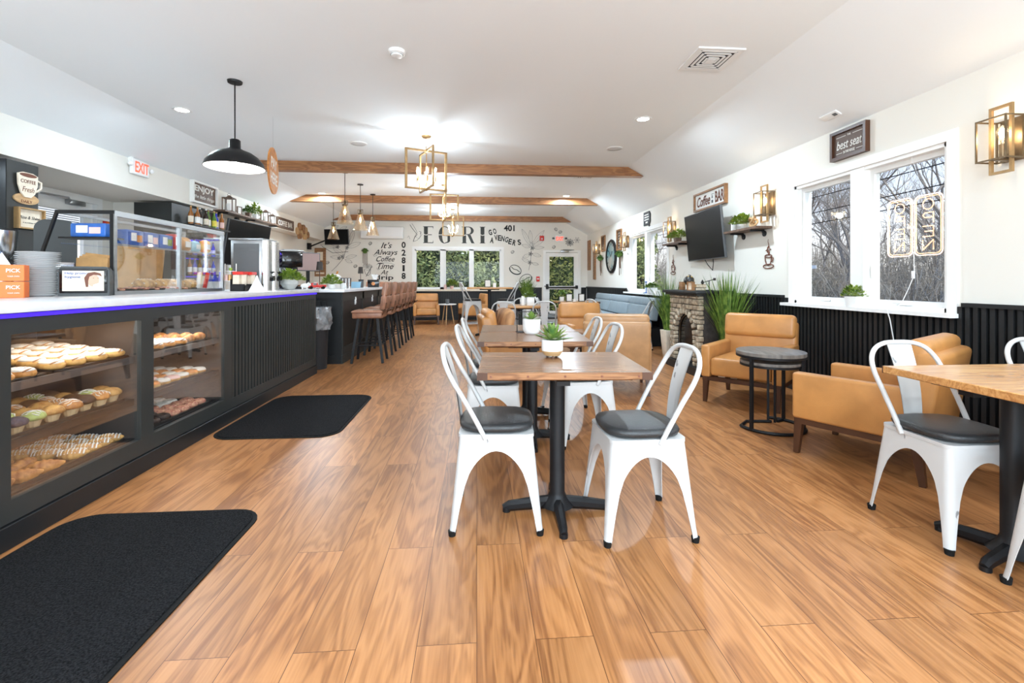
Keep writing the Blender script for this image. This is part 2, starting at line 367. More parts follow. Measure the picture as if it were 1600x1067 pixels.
def slats(axis, fixed, a, c, z0, z1, pitch, wd, dep, sgn, name, label, m='black_panel', mb='black_panel'):
    """fluted panelling: thin backing plus proud slats"""
    b = M()
    if axis == 'y': b.bx(fixed, fixed+sgn*.012, a, c, z0, z1)
    else: b.bx(a, c, fixed, fixed+sgn*.012, z0, z1)
    n = int((c-a)/pitch)
    for i in range(n):
        t = a+(i+.5)*(c-a)/n
        if axis == 'y': b.bx(fixed+sgn*.012, fixed+sgn*(.012+dep), t-wd/2, t+wd/2, z0, z1)
        else: b.bx(t-wd/2, t+wd/2, fixed+sgn*.012, fixed+sgn*(.012+dep), z0, z1)
    return struct(name, b, m, label, 'wall panelling', ang=0)
slats('y', XR, .9, 3.05, .1, .98, .052, .03, .022, -1, 'trim_2', 'black fluted wainscot at the near end of the right wall')
slats('y', XR, 3.05, 4.86, .1, .90, .052, .03, .022, -1, 'trim_3', 'black fluted wainscot below the large right window')
slats('y', XR, 4.86, 8.12, .1, .98, .052, .03, .022, -1, 'trim_4', 'black fluted wainscot behind the fireplace')
slats('y', XR, 8.12, 10.25, .1, .90, .052, .03, .022, -1, 'trim_5', 'black fluted wainscot below the farther right window')
slats('y', XR, 10.25, YB-.04, .1, .98, .07, .04, .022, -1, 'trim_6', 'charcoal wainscot behind the grey-blue booth')
slats('x', YB, -4.6, .78, .1, .88, .052, .03, .022, -1, 'trim_7', 'black fluted wainscot under the end windows')
slats('x', YB, .78, 1.98, .1, .95, .052, .03, .022, -1, 'trim_8', 'black fluted wainscot left of the glass door')
slats('x', YB, 3.2, XR-.04, .1, .95, .052, .03, .022, -1, 'trim_9', 'narrow black wainscot strip right of the glass door')
b = M()
for (a, c, z) in [(.9, 3.0, .98), (4.93, 8.05, .98), (10.32, YB, .98)]: b.bx(XR-.05, XR, a, c, z, z+.028)
b.bx(.82, 1.98, YB-.05, YB, .95, .978); b.bx(3.2, XR, YB-.05, YB, .95, .978)
struct('trim_10', b, 'black_panel', 'black cap rail on top of the wainscot', 'cap rail')
struct('baseboard_right', M().bx(XR-.03, XR, .9, YB, 0, .1), 'black_panel', 'black baseboard along the right wall', 'baseboard')
b = M(); b.bx(-4.6, 1.98, YB-.03, YB, 0, .1); b.bx(3.2, XR-.03, YB-.03, YB, 0, .1); struct('baseboard_back', b, 'black_panel', 'black baseboard along the end wall', 'baseboard')

def side_window(name, y0, y1, label, splits, sillx=.10):
    r = thing(name, label, 'window', (XR, 0, 0)); r['kind'] = 'structure'
    b = M(); t = .075
    b.bx(-.018, .0, y0-t, y0, zz0, zz1+t); b.bx(-.018, .0, y1, y1+t, zz0, zz1+t); b.bx(-.018, .0, y0, y1, zz1, zz1+t)
    b.put('casing', 'white_trim', r)
    b = M(); b.bx(.0, .17, y0, y0+.03, zz0, zz1); b.bx(0, .17, y1-.03, y1, zz0, zz1); b.bx(0, .17, y0, y1, zz1-.03, zz1); b.bx(0, .17, y0, y1, zz0, zz0+.03)
    for (a, c) in splits: b.bx(-.006, .15, a, c, zz0+.001, zz1-.001)
    b.put('jamb', 'white_trim', r)
    M().bx(-sillx, .02, y0-.1, y1+.1, zz0-.03, zz0).put('sill', 'white_trim', r)
    edges = [y0+.03]+[v for s_ in splits for v in s_]+[y1-.03]
    for k in range(0, len(edges), 2):
        a, c = edges[k], edges[k+1]
        s_ = M(); w_ = .04
        s_.bx(.06, .11, a, a+w_, zz0+.03, zz1-.03); s_.bx(.06, .11, c-w_, c, zz0+.03, zz1-.03); s_.bx(.06, .11, a+w_, c-w_, zz0+.03, zz0+.03+w_); s_.bx(.06, .11, a+w_, c-w_, zz1-.03-w_, zz1-.03)
        sash = s_.put('sash', 'white_trim', r)
        M().bx(.082, .088, a+w_, c-w_, zz0+.03+w_, zz1-.03-w_).put('pane', 'window_glass', sash)
        m_ = (a+c)/2
        M().box((.035, m_, zz0+.045), (.05, .09, .022), bev=.006).box((.015, m_+.03, zz0+.055), (.02, .11, .012), bev=.004).put('crank_handle', 'white_trim', sash)
        M().box((.055, (a if k else c)+(.03 if k else -.03), zz0+.32), (.02, .022, .12), bev=.006).put('latch', 'white_trim', sash)
    return r
side_window('window_1', 3.13, 4.77, 'large double casement window on the right wall with neon sign', [(3.871, 4.015)])
side_window('window_2', 8.12, 10.25, 'farther right wall window beyond the fireplace', [(9.12, 9.24)])
side_window('window_5', -2.0, .9, 'unseen window added beside the camera to let in daylight', [(-.6, -.5)])  # made-up window outside the view, letting in more sky light
r = thing('window_3', 'triple window in the end wall with evergreens behind', 'window', (0, YB, 0)); r['kind'] = 'structure'
b = M(); b.bx(-1.93, -1.85, -.02, 0, .93, 2.21); b.bx(.74, .82, -.02, 0, .93, 2.21); b.bx(-1.85, .74, -.02, 0, 2.13, 2.21); b.put('casing', 'white_trim', r)
b = M()
for (a, c) in [(-1.85, -1.81), (-1.10, -.93), (-.23, -.09), (.69, .74)]: b.bx(a, c, 0, .13, wz0, wz1)
b.bx(-1.85, .74, 0, .13, wz1-.04, wz1); b.bx(-1.85, .74, 0, .13, wz0, wz0+.06); b.put('window_frame', 'white_trim', r)
M().bx(-1.98, .88, -.14, .02, .87, .93, bev=.006).put('sill', 'cream_paper', r)
for (a, c) in [(-1.81, -1.10), (-.93, -.23), (-.09, .69)]: M().bx(a, c, .07, .076, wz0+.06, wz1-.04).put('pane', 'window_glass', r)
# glass door at the end wall
r = thing('door_1', 'white glazed exit door in the end wall', 'door', (0, YB, 0)); r['kind'] = 'structure'
b = M(); b.bx(2.02, 2.10, -.03, .13, 0, 2.12); b.bx(3.10, 3.18, -.03, .13, 0, 2.12); b.bx(2.10, 3.10, -.03, .13, 2.05, 2.12); b.put('door_frame', 'white_trim', r)
b = M(); b.bx(2.10, 2.22, .02, .07, .02, 2.04); b.bx(2.98, 3.10, .02, .07, .02, 2.04); b.bx(2.22, 2.98, .02, .07, 1.92, 2.04); b.bx(2.22, 2.98, .02, .07, .92, 1.02); b.bx(2.22, 2.98, .02, .07, .02, .26)
lf = b.put('door_leaf', 'white_trim', r); M().bx(2.22, 2.98, .042, .048, 1.02, 1.92).put('pane', 'window_glass', r); M().bx(2.22, 2.98, .042, .048, .26, .92).put('pane', 'window_glass', r)
M().bx(2.14, 3.05, -.05, -.02, .955, 1.0, bev=.01).bx(2.10, 2.18, -.07, .02, .93, 1.08, bev=.01).bx(3.02, 3.09, -.06, .02, .94, 1.04, bev=.01).tube([(2.13, -.05, 1.02), (2.05, -.09, 1.02)], .012).put('panic_bar', 'black_metal', r)
M().bx(2.55, 2.80, -.10, .0, 2.05, 2.12, bev=.01).tube([(2.78, -.06, 2.10), (2.95, -.14, 2.12), (2.60, -.20, 2.12)], .01).put('door_closer', 'steel', r)
# door in the kitchen recess
r = thing('door_2', 'white framed kitchen door with blind behind the glass display', 'door', (XK, 0, 0)); r['kind'] = 'structure'
b = M(); b.bx(-.12, .03, 5.90, 5.99, 0, 2.36); b.bx(-.12, .03, 7.19, 7.28, 0, 2.36); b.bx(-.12, .03, 5.99, 7.19, 2.27, 2.36); b.put('door_frame', 'white_trim', r)
b = M(); b.bx(-.09, -.04, 5.99, 6.14, .02, 2.27); b.bx(-.09, -.04, 7.04, 7.19, .02, 2.27); b.bx(-.09, -.04, 6.14, 7.04, 2.12, 2.27); b.bx(-.09, -.04, 6.14, 7.04, .02, .9); b.put('door_leaf', 'white_trim', r)
M().bx(-.07, -.064, 6.14, 7.04, .9, 2.12).put('pane', 'window_glass', r)
b = M()
for k in range(9): b.box((-.10, 6.59, 2.1-k*.028), (.02, .9, .003), (0, .6, 0))
b.put('blind', 'plastic_grey', r)
M().bx(-.03, .04, 6.72, 6.98, 2.20, 2.27, bev=.01).tube([(.02, 6.75, 2.24), (.16, 6.55, 2.26), (.02, 6.3, 2.28)], .012).put('door_closer', 'steel', r)

# ceiling beams
for i, Yb in enumerate([7.62, 10.55, 13.62]):
    h = .15; d0 = .535*.24
    poly = [(XCL+.02, ZC), (XCR, ZC), (XCR+h/.535-.02, ZC-h), (XCL-h/.44+.0, ZC-h)]
    b = M().prism(poly, Yb, Yb+.14, 'xz')
    struct('trim_%d' % (11+i), b, 'beam_wood', ['nearest stained wood ceiling beam', 'middle stained wood ceiling beam', 'farthest stained wood ceiling beam'][i], 'ceiling beam', ang=0)

# ================================================================== OUTSIDE
def stuff_ground():
    struct('trim_20', M().bx(XR+.3, 90, -60, 90, -.6, -.5), mat('outside_ground', (.23, .22, .18), .9, noise=.4, nscale=2), 'winter verge beyond the right windows', 'ground')
    struct('trim_21', M().bx(-40, XR+.3, YB+.5, 60, -.6, -.5), mat('lawn', (.16, .22, .07), .9, noise=.4, nscale=2), 'lawn beyond the end windows', 'ground')
    struct('trim_22', M().bx(9.5, 15.5, -60, 90, -.5, -.47), mat('asphalt', (.34, .34, .34), .8, noise=.2, nscale=30), 'grey road outside the right windows', 'road')
stuff_ground()
rb = random.Random(11)
def bare_tree(h, spread, seed, depth=5):
    rr = random.Random(seed); b = M()
    def grow(p, d, L, r, k):
        pts = [p]; q = Vector(p); dd = Vector(d)
        for i in range(3):
            dd = (dd+Vector((rr.uniform(-.2, .2), rr.uniform(-.2, .2), rr.uniform(-.05, .15)))).normalized(); q = q+dd*L/3; pts.append(q.copy())
        b.tube(pts, [r, r*.88, r*.75, r*.62], 5 if k > 2 else 3, caps=False)
        if k == 0: return
        for i in range(3 if k > 1 else 4):
            a = rr.choice(pts[1:]) if i else pts[-1]
            nd = (dd+Vector((rr.uniform(-1, 1), rr.uniform(-1, 1), rr.uniform(-.2, .8)))*spread).normalized()
            grow(a, nd, L*rr.uniform(.6, .82), r*.55, k-1)
    grow(Vector((0, 0, 0)), Vector((rr.uniform(-.1, .1), rr.uniform(-.1, .1), 1)), h*.33, h*.016, depth)
    return b
mat('bark', (.42, .37, .32), .9, noise=.4, nscale=12)
mat('twig', (.46, .41, .34), .9, noise=.3, nscale=6)
tp = []
for s_ in range(3):
    t = thing('bare_tree', 'tall bare winter tree outside the right windows', 'tree'); bare_tree(9.5, .75, 20+s_, 6).put('branches', 'bark', t, ang=0); tp.append(t)
rt = random.Random(5); first = [True]*3; n_ = 0
TREES = [(19, 17.5), (22, 21), (20.5, 24.5), (24, 28), (19.5, 30.5), (23, 34), (21, 14), (25, 19), (26, 24), (27, 31), (22, 39), (26, 44), (24, 50), (29, 37), (29, 27), (28, 21), (30, 56), (23, 60), (19, 20.8), (18.5, 26.5), (24.5, 15.5), (27, 17), (31, 24), (33, 30)]
for (x, y) in TREES:
    k = n_ % 3; n_ += 1
    o = tp[k] if first[k] else dup(tp[k]); first[k] = False
    o.location = (x, y, -.55); o.rotation_euler = (0, 0, rt.uniform(0, 6)); sc = rt.uniform(.72, 1.15); o.scale = (sc, sc, sc)
    tag(o, 'bare winter tree in the wood across the road', 'tree', 'bare trees across the road')
# undergrowth thicket behind the road
def thicket(x0, x1, y0, y1, n, hmax, seed):
    r2 = random.Random(seed); b = M()
    for i in range(n):
        x = r2.uniform(x0, x1); y = r2.uniform(y0, y1); h = r2.uniform(.35, 1)*hmax; p = Vector((x, y, -.5)); pts = [p]
        for k in range(3): p = p+Vector((r2.uniform(-.4, .4), r2.uniform(-.4, .4), h/3)); pts.append(p)
        b.tube(pts, [.035, .025, .018, .008], 3, caps=False)
        for k in range(5):
            a = pts[r2.choice((1, 2, 3))]; c = a+Vector((r2.uniform(-.9, .9), r2.uniform(-.9, .9), r2.uniform(.0, .7))); b.tube([a, c], [.014, .006], 3, caps=False)
    return b
tag(thicket(16.8, 27, 10, 62, 2600, 3.0, 3).put('undergrowth', 'twig', None, ang=0), 'tangled grey-brown undergrowth across the road', 'undergrowth', kind='stuff')
tag(thicket(27.5, 42, 14, 86, 3600, 6.5, 5).put('woodland_edge', 'twig', None, ang=0), 'hazy grey-brown woodland edge far beyond the road', 'woodland', kind='stuff')
# power lines
for k, (z, xx) in enumerate([(5.4, 15.9), (4.7, 16.0), (4.2, 16.1)]):
    pts = [(xx, 5+i*5, z-.30*math.sin(PI*i/9)) for i in range(10)]
    tag(M().tube(pts, .02, 5).put('power_line', 'black_rubber', None), ['uppermost', 'middle', 'lowest'][k]+' black power line over the road', 'cable')
t = thing('street_sign', 'white street name sign on a post beyond the right window', 'sign', (15.9, 21.2, -.5)); M().cyl((0, 0, 0), (0, 0, 2.3), .04).put('post', 'steel', t); M().box((0, 0, 2.35), (.03, .8, .16)).put('sign_plate', 'plastic_white', t)
t = thing('stop_sign', 'round-backed road sign on a thin post beyond the right window', 'sign', (15.9, 18.3, -.5)); M().cyl((0, 0, 0), (0, 0, 1.9), .035).put('post', 'steel', t); M().cyl((-.01, 0, 2.0), (.01, 0, 2.0), .30, n=8).put('sign_plate', 'plastic_grey', t)
# evergreens beyond the end wall
def evergreen(seed, h, r, n, lf=.065):
    r2 = random.Random(seed); b = M()
    for i in range(n):
        t = r2.random()**.8; z = .1+t*h; rad = r*(1-.35*t**2)*math.sqrt(r2.uniform(.35, 1)); a = r2.uniform(0, 2*PI)
        rad *= 1+.18*math.sin(5*a+z*3)
        p = Vector((rad*math.cos(a), rad*math.sin(a), z)); u = Vector((r2.gauss(0, 1), r2.gauss(0, 1), r2.gauss(0, 1))).normalized(); v = u.orthogonal().normalized(); s_ = lf*r2.uniform(.6, 1.5)
        b.face([p-u*s_, p+v*s_*.5, p+u*s_, p-v*s_*.5])
    return b
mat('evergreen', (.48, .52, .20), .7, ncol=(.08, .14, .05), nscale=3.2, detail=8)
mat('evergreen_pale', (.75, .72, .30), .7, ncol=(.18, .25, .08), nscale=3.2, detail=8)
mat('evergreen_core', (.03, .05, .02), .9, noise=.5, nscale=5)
EV = []
for k, m in enumerate(['evergreen', 'evergreen', 'evergreen_pale']):
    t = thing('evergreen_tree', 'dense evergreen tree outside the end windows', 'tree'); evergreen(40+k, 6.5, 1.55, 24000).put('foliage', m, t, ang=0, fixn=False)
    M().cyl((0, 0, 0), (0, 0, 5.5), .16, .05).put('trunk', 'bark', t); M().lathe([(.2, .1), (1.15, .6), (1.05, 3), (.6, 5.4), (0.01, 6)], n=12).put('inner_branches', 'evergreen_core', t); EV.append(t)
for i, (x, y, k, lb) in enumerate([(-3.4, 19.5, 0, 'leftmost dark evergreen beyond the end windows'), (-1.1, 18.6, 0, 'dark evergreen filling the left pane of the end window'), (.9, 19.3, 1, 'dense evergreen behind the middle pane of the end window'), (3.7, 18.6, 2, 'pale green tree seen through the glass door'), (6.0, 19.5, 1, 'rightmost evergreen beyond the end wall'), (2.3, 22.5, 0, 'evergreen set back between the end window and the door')]):
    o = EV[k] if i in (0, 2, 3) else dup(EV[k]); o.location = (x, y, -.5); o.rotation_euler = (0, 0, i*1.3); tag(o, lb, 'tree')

# ================================================================== METAL CHAIRS
def seat_quarters(zt, hwT, hwB, zarch, foot, aw=.03):
    """pressed-steel legs: L sections that widen into arched aprons; returns (frame builder, four leg builders)"""
    zsplit = zarch-.10
    def hw(z): return hwB+(hwT-hwB)*(z/zt)
    def arm(z):
        if z >= zarch: return hw(z)
        ah = .16                                      # height of the arch head
        low = aw*.85+.048*(z/zarch)**1.4
        if z < zarch-ah: return low
        t = (zarch-z)/ah
        op = (hw(z)-low)*math.sqrt(max(0, 1-(1-t)**2.4))
        return hw(z)-op
    def section(b, zs, sx, sy):
        rows = []
        for z in zs:
            H_ = hw(z); a = arm(z); r = .028 if z > foot else .02; r = min(r, a*.9); th = .004
            P = [(H_-a, H_), (H_-r-(a-r)*.35, H_)]+[(H_-r+r*math.sin(q), H_-r+r*math.cos(q)) for q in [0, PI/8, PI/4, 3*PI/8, PI/2]]+[(H_, H_-r-(a-r)*.35), (H_, H_-a)]
            Q = [(x-th, y-th) for x, y in P[::-1]]; Q[0] = (H_-th, H_-a); Q[-1] = (H_-a, H_-th)
            rows.append([(sx*x, sy*y, z) for x, y in P+Q])
        V = [[b.bm.verts.new(p) for p in row] for row in rows]; n = len(V[0])
        for A, B_ in zip(V, V[1:]):
            for j in range(n): b.bm.faces.new((A[j], A[(j+1) % n], B_[(j+1) % n], B_[j]))
        b.bm.faces.new(V[0]); b.bm.faces.new(V[-1][::-1])
    zl = [foot, foot+.04, zsplit*.5, zsplit*.8, zsplit]
    zu = sorted({zsplit, zarch-.085, zarch-.065, zarch-.045, zarch-.03, zarch-.018, zarch-.009, zarch-.003, zarch, zt})
    fr = M(); legs = []
    for sx in (1, -1):
        for sy in (1, -1):
            section(fr, zu, sx, sy); l = M(); section(l, zl, sx, sy)
            # raised teardrop rib on the outer corner
            q0 = hw(foot+.08); q1 = hw(zsplit-.02)
            legs.append((l, sx, sy))
    return fr, legs, hw
def smooth(P, k):
    P = [Vector(p) for p in P]; o = []
    for i in range(len(P)-1):
        a, b, c, d = P[max(i-1, 0)], P[i], P[i+1], P[min(i+2, len(P)-1)]
        for j in range(k):
            t = j/k; o.append(.5*((2*b)+(c-a)*t+(2*a-5*b+4*c-d)*t*t+(3*b-a-3*c+d)*t**3))
    return o+[P[-1]]
def metal_chair(zs=.45, stool=False):
    t = thing('metal_cafe_chair' if not stool else 'metal_bar_stool', 'x', 'chair' if not stool else 'bar stool')
    hwB = .215 if not stool else .225; hwT = .172 if not stool else .165
    fr, legs, hw = seat_quarters(zs-.012, hwT, hwB, zs-.075, .02, .032 if not stool else .028)
    fr.prism(rrect(-hwT-.004, hwT+.004, -hwT-.004, hwT+.004, .034), zs-.016, zs, 'xy')
    if stool: pass
    fr.put('seat_frame', 'white_metal', t)
    for l, sx, sy in legs:
        lg = l.put('leg', 'white_metal', t)
        q = hw(.01)-.014; M().cyl((sx*q, sy*q, 0), (sx*q, sy*q, .024), .016, .019, 12).put('foot_cap', 'black_rubber', lg)
    if stool:
        q = hw(.27)-.012; M().tube([(q, q, .27), (-q, q, .27), (-q, -q, .27), (q, -q, .27)], .010, 8, closed=True).tube([(.13*math.cos(a), .13*math.sin(a), .27) for a in [2*PI*k/20 for k in range(20)]], .007, 6, closed=True).put('foot_ring', 'white_metal', t)
    # cushion
    b = M()
    def cf(co):
        x, y, z = co; n = max(abs(x), abs(y), 1e-6); e = 3.4
        k = 1/((abs(x)/max(math.hypot(x, y), 1e-6))**e+(abs(y)/max(math.hypot(x, y), 1e-6))**e)**(1/e) if math.hypot(x, y) > 1e-6 else 1
        zz = math.copysign(abs(z)**.55, z)
        return Vector((x*k, y*k, zz))
    b.ball((0, 0, zs+.024), (.180, .180, .03), 32, 12, fn=cf); b.put('seat_cushion', 'black_vinyl', t, ang=80)
    # backrest hoop (front of the chair is +x)
    top = zs+.39
    P = []
    for s_ in (1, -1):
        side = [(-.05, .178, zs-.02), (-.085, .181, zs+.05), (-.145, .186, zs+.16), (-.20, .186, zs+.25), (-.232, .172, zs+.315), (-.25, .135, zs+.362), (-.26, .075, zs+.386), (-.263, 0, top+.0)]
        side = [(x, s_*y, z) for x, y, z in side]
        P += side if s_ == 1 else side[::-1][1:]
    P = smooth(P, 4); M().tube(P, .0115, 10).put('back_hoop', 'white_metal', t, ang=80)
    b = M(); th = .004
    def sp(u, v, off):
        z = zs+.0+u*(top-zs-.004); x = -.172-.088*u**1.0+.018*math.sin(PI*u); hwid = .046+.020*u; y = (v*2-1)*hwid
        x += .006*(1-(v*2-1)**2)*-1
        g = .003 if (.3 < v < .7 and .18 < u < .62) else 0
        return (x-off-g, y, z)
    for off in (0, th):
        b.grid(lambda u, v: sp(u, v, off), 14, 8)
    b.put('back_splat', 'white_metal', t, ang=50)
    return t
chair = Proto(lambda: metal_chair()); bstool = Proto(lambda: metal_chair(.745, True))
# local front is +x
GR = 'white metal cafe chairs'
CHAIRS = [
 ((.10, 2.33), -.06, 'white metal chair with black cushion at the left of the nearest centre table'),
 ((.765, 2.205), PI+.02, 'white metal chair with black cushion at the right of the nearest centre table'),
 ((.12, 3.33), -.06, 'white metal chair at the left of the pushed-together tables, the nearer one'),
 ((.14, 3.95), -.02, 'white metal chair at the left of the pushed-together tables, the farther one'),
 ((.78, 3.40), PI+.08, 'white metal chair at the right of the pushed-together tables, the nearer one'),
 ((.80, 4.02), PI+.02, 'white metal chair at the right of the pushed-together tables, the farther one'),
 ((2.20, 2.03), -PI/2-.02, 'white metal chair tucked at the left edge of the right-hand wood table'),
 ((2.225, 1.445), PI/2, 'white metal chair cut by the right picture edge in front of the wood table'),
 ((3.05, 2.10), -PI/2, 'white metal chair behind the right-hand wood table with only its hoop showing'),
]
for (x, y), rz, lb in CHAIRS: chair((x, y, 0), rz, lb, GR)
BACKCH = [
 ((.42, 7.55), PI/2, 'white metal chair with its back to us at the small table behind the pillow armchair'),
 ((1.10, 7.62), PI/2-.1, 'white metal chair seen from behind to the right of the ribbed succulent pot'),
 ((.88, 8.62), -PI/2, 'white metal chair facing us on the far side of the small middle table'),
 ((1.42, 8.9), -.2, 'nearest white metal chair of the profile row left of the far wood table'),
 ((1.45, 9.45), -.15, 'middle white metal chair of the profile row left of the far wood table'),
 ((1.40, 10.1), -.1, 'farthest white metal chair of the profile row left of the far wood table'),
 ((2.26, 8.30), .35, 'white metal chair in front of the grey-blue booth'),
 ((2.66, 7.62), 2.5, 'white metal chair between the booth and the fireplace'),
]
for (x, y), rz, lb in BACKCH: chair((x, y, 0), rz, lb, GR)
bstool((-.10, 10.05, 0), .25, 'tall white metal bar stool left of the high table', 'white metal bar stools')
bstool((.62, 9.95, 0), PI-.25, 'tall white metal bar stool right of the high table', 'white metal bar stools')

# ================================================================== TABLES
def cross_base(t, h, reach=.27, rx=None, mat_='black_metal', post=.038, ox=0, ra=0):
    M().lathe([(post*2.2, 0.035), (post*1.25, .075), (post, .10), (post, h-.03), (post*1.6, h-.02), (post*1.6, h)], c=(ox, 0, 0), n=24).put('post', mat_, t)
    b = M()
    for k, (rr) in enumerate([rx or reach, reach, rx or reach, reach]):
        a = k*PI/2+ra; d = Vector((math.cos(a), math.sin(a), 0)); O = Vector((ox, 0, 0))
        b.tube([O+Vector((0, 0, .05)), O+d*rr*.5+Vector((0, 0, .04)), O+d*rr*.9+Vector((0, 0, .028)), O+d*rr+Vector((0, 0, .016))], [.034, .030, .026, .02], 8, flat=.8)
        b.cyl(tuple(O+d*rr*.95), tuple(O+d*rr*.95+Vector((0, 0, .02))), .02, n=10)
    b.put('cross_base', mat_, t)
    M().box((ox, 0, h-.006), (.36, .36, .012), bev=.004).box((ox, 0, h-.012), (.42, .06, .02)).box((ox, 0, h-.012), (.06, .5, .02)).put('mounting_plate', mat_, t)
def wood_table(w, d, h, m='table_wood', rx=.27, rivets=True, posts=(0,)):
    t = thing('cafe_table', 'x', 'table')
    M().box((0, 0, h-.0165), (w, d, .033), bev=.003, seg=1).box((0, 0, h-.04), (w-.10, d-.09, .016), taper=.93).put('tabletop', m, t)
    for sx in (1, -1):
        for sy in (1, -1): M().box((sx*(w/2-.022), sy*(d/2+.0), h-.0165), (.046, .004, .034)).put('corner_bracket', 'dark_walnut', t)
    if rivets:
        b = M()
        for k in range(5):
            for s_ in (1, -1): b.cyl((-w/2+.06+k*(w-.12)/4, s_*(d/2), h-.017), (-w/2+.06+k*(w-.12)/4, s_*(d/2+.003), h-.017), .005, n=8)
        b.put('rivets', 'brown_ink', t)
    for ox in posts: cross_base(t, h-.048, .26, rx, ox=ox, ra=.3 if len(posts) > 1 else 0)
    return t
ctab = Proto(lambda: wood_table(.775, .60, .755))
ctab((.405, 2.335, 0), -.055, 'wooden cafe table nearest us in the centre with a succulent on it', 'wooden cafe tables')
ctab((.405, 3.40, 0), -.045, 'wooden cafe table of the pushed-together pair, the nearer one', 'wooden cafe tables')
ctab((.43, 4.015, 0), -.045, 'wooden cafe table of the pushed-together pair, the farther one', 'wooden cafe tables')
t = wood_table(1.32, .62, .755, 'table_wood_warm', .21, True, (-.37, .37)); tag(t, 'golden wooden table cut by the right picture edge', 'table'); t.location = (2.59, 1.78, 0)
RT = t
rtb = Proto(lambda: wood_table(.75, .60, .75, 'table_wood_warm', rivets=False))
rtb((.75, 8.05, 0), 0, 'small light wooden table in the middle distance holding a white plant pot', 'light wooden tables in the back')
rtb((2.05, 9.55, 0), 0, 'light wooden table in front of the grey-blue booth holding menu stands', 'light wooden tables in the back', (1.15, 1, 1))
t = thing('high_table', 'tall wooden bar-height table between two white bar stools', 'table', (.27, 10.0, 0)); M().box((0, 0, 1.02), (.95, .62, .035), bev=.003).put('tabletop', 'table_wood_warm', t); cross_base(t, 1.0, .3, post=.035)

# ================================================================== ARMCHAIRS (front is -y)
def armchair(m, w=.70, back_h=.845, lean=.14):
    t = thing('leather_armchair', 'x', 'armchair'); d = .68; aw = .085; ah = .545
    for s_ in (1, -1):
        M().box((s_*(w/2-aw/2), 0, .24+(ah-.24)/2), (aw, d, ah-.24), bev=.018, seg=3).put('arm', m, t)
    def pillow(c, dd, rot=(0, 0, 0), e=.30):
        b = M()
        def f(co):
            x, y, z = co; g = lambda q: math.copysign(abs(q)**e, q); return Vector((g(x), g(y), g(z)))
        b.ball(c, dd, 28, 16, rot, fn=f); return b
    iw = w-2*aw
    M().box((0, -.025, .345), (iw-.006, d-.03, .17), bev=.03, seg=4).put('seat_cushion', m, t, ang=60)
    # reclined back: lower panel and thick head roll
    R_ = (-lean, 0, 0)
    bk = M(); bk.box((0, d/2-.01, .50), (w-.03, .13, .52), R_, bev=.03, seg=3)
    bk.put('backrest', m, t, ang=60)
    M().box((0, d/2-.085+.055, .71), (w-.04, .12, .235), R_, bev=.045, seg=4).put('head_roll', m, t, ang=60)
    M().bx(-w/2+.01, w/2-.01, -d/2+.015, -d/2+.05, .205, .245).bx(-w/2+.01, w/2-.01, d/2-.05, d/2-.015, .205, .245).bx(-w/2+.01, -w/2+.05, -d/2+.05, d/2-.05, .205, .245).bx(w/2-.05, w/2-.01, -d/2+.05, d/2-.05, .205, .245).put('wood_rail', 'dark_walnut', t)
    for sx in (1, -1):
        for sy in (1, -1):
            M().tube([(sx*(w/2-.04), sy*(d/2-.035), .245), (sx*(w/2-.035), sy*(d/2-.0)*(1 if sy > 0 else .95), 0)], [.036, .022], 4).put('leg', 'dark_walnut', t, ang=20)
    return t
ac = Proto(lambda: armchair('tan_leather')); ac2 = Proto(lambda: armchair('pale_tan_leather'))
ac((2.655, 4.36, 0), -math.radians(47), 'tan leather armchair left of the big window beside the round side table', 'tan leather armchairs')
ac((2.60, 2.90, 0), math.radians(211), 'tan leather armchair seen from its side in front of the fluted wall panelling', 'tan leather armchairs', (1, 1, 1))
ac2((1.50, 5.00, 0), PI-.24, 'pale tan leather armchair with its flat back towards us', 'pale tan leather armchairs')
ac((1.62, 6.85, 0), .10, 'bright tan leather armchair facing us behind the pale one', 'tan leather armchairs')
ac((.45, 5.62, 0), PI/2+.08, 'tan leather armchair holding a brown pillow behind the centre tables', 'tan leather armchairs')
ac((-1.38, 12.95, 0), .12, 'tan leather armchair against the end wall left of the white side table', 'tan leather armchairs')
ac((-.12, 13.0, 0), -1.35, 'tan leather armchair against the end wall, turned towards the white side table', 'tan leather armchairs')
# pillow
t = thing('throw_pillow', 'brown striped throw pillow resting in the armchair behind the centre tables', 'pillow', (.31, 5.62, .435), .35)
b = M(); b.ball((0, 0, .20), (.10, .22, .21), 24, 14, (0, .25, 0), fn=lambda c: Vector((c.x*(1-.5*(abs(c.y)**3)), math.copysign(abs(c.y)**.6, c.y), math.copysign(abs(c.z)**.6, c.z)))); b.put('pillow_cover', mat('pillow_cloth', (.50, .26, .11), .7, ncol=(.20, .09, .04), nscale=5, stretch=(1, 3, .6)), t, ang=70)
b = M(); b.tube([(-.10, -.12, .05), (-.145, -.1, .2), (-.10, -.06, .38)], .012, 6).tube([(-.10, .02, .03), (-.15, .03, .2), (-.1, .05, .39)], .012, 6); b.put('leather_strap', 'dark_walnut', t)
# small coffee table between the armchairs
t = thing('coffee_table', 'low dark wood table between the leather armchairs', 'table', (1.22, 6.0, 0)); M().box((0, 0, .50), (.45, .45, .03), bev=.004).put('tabletop', 'table_wood', t)
for sx in (1, -1):
    for sy in (1, -1): M().cyl((sx*.18, sy*.18, 0), (sx*.16, sy*.16, .49), .014, n=10).put('leg', 'black_metal', t)
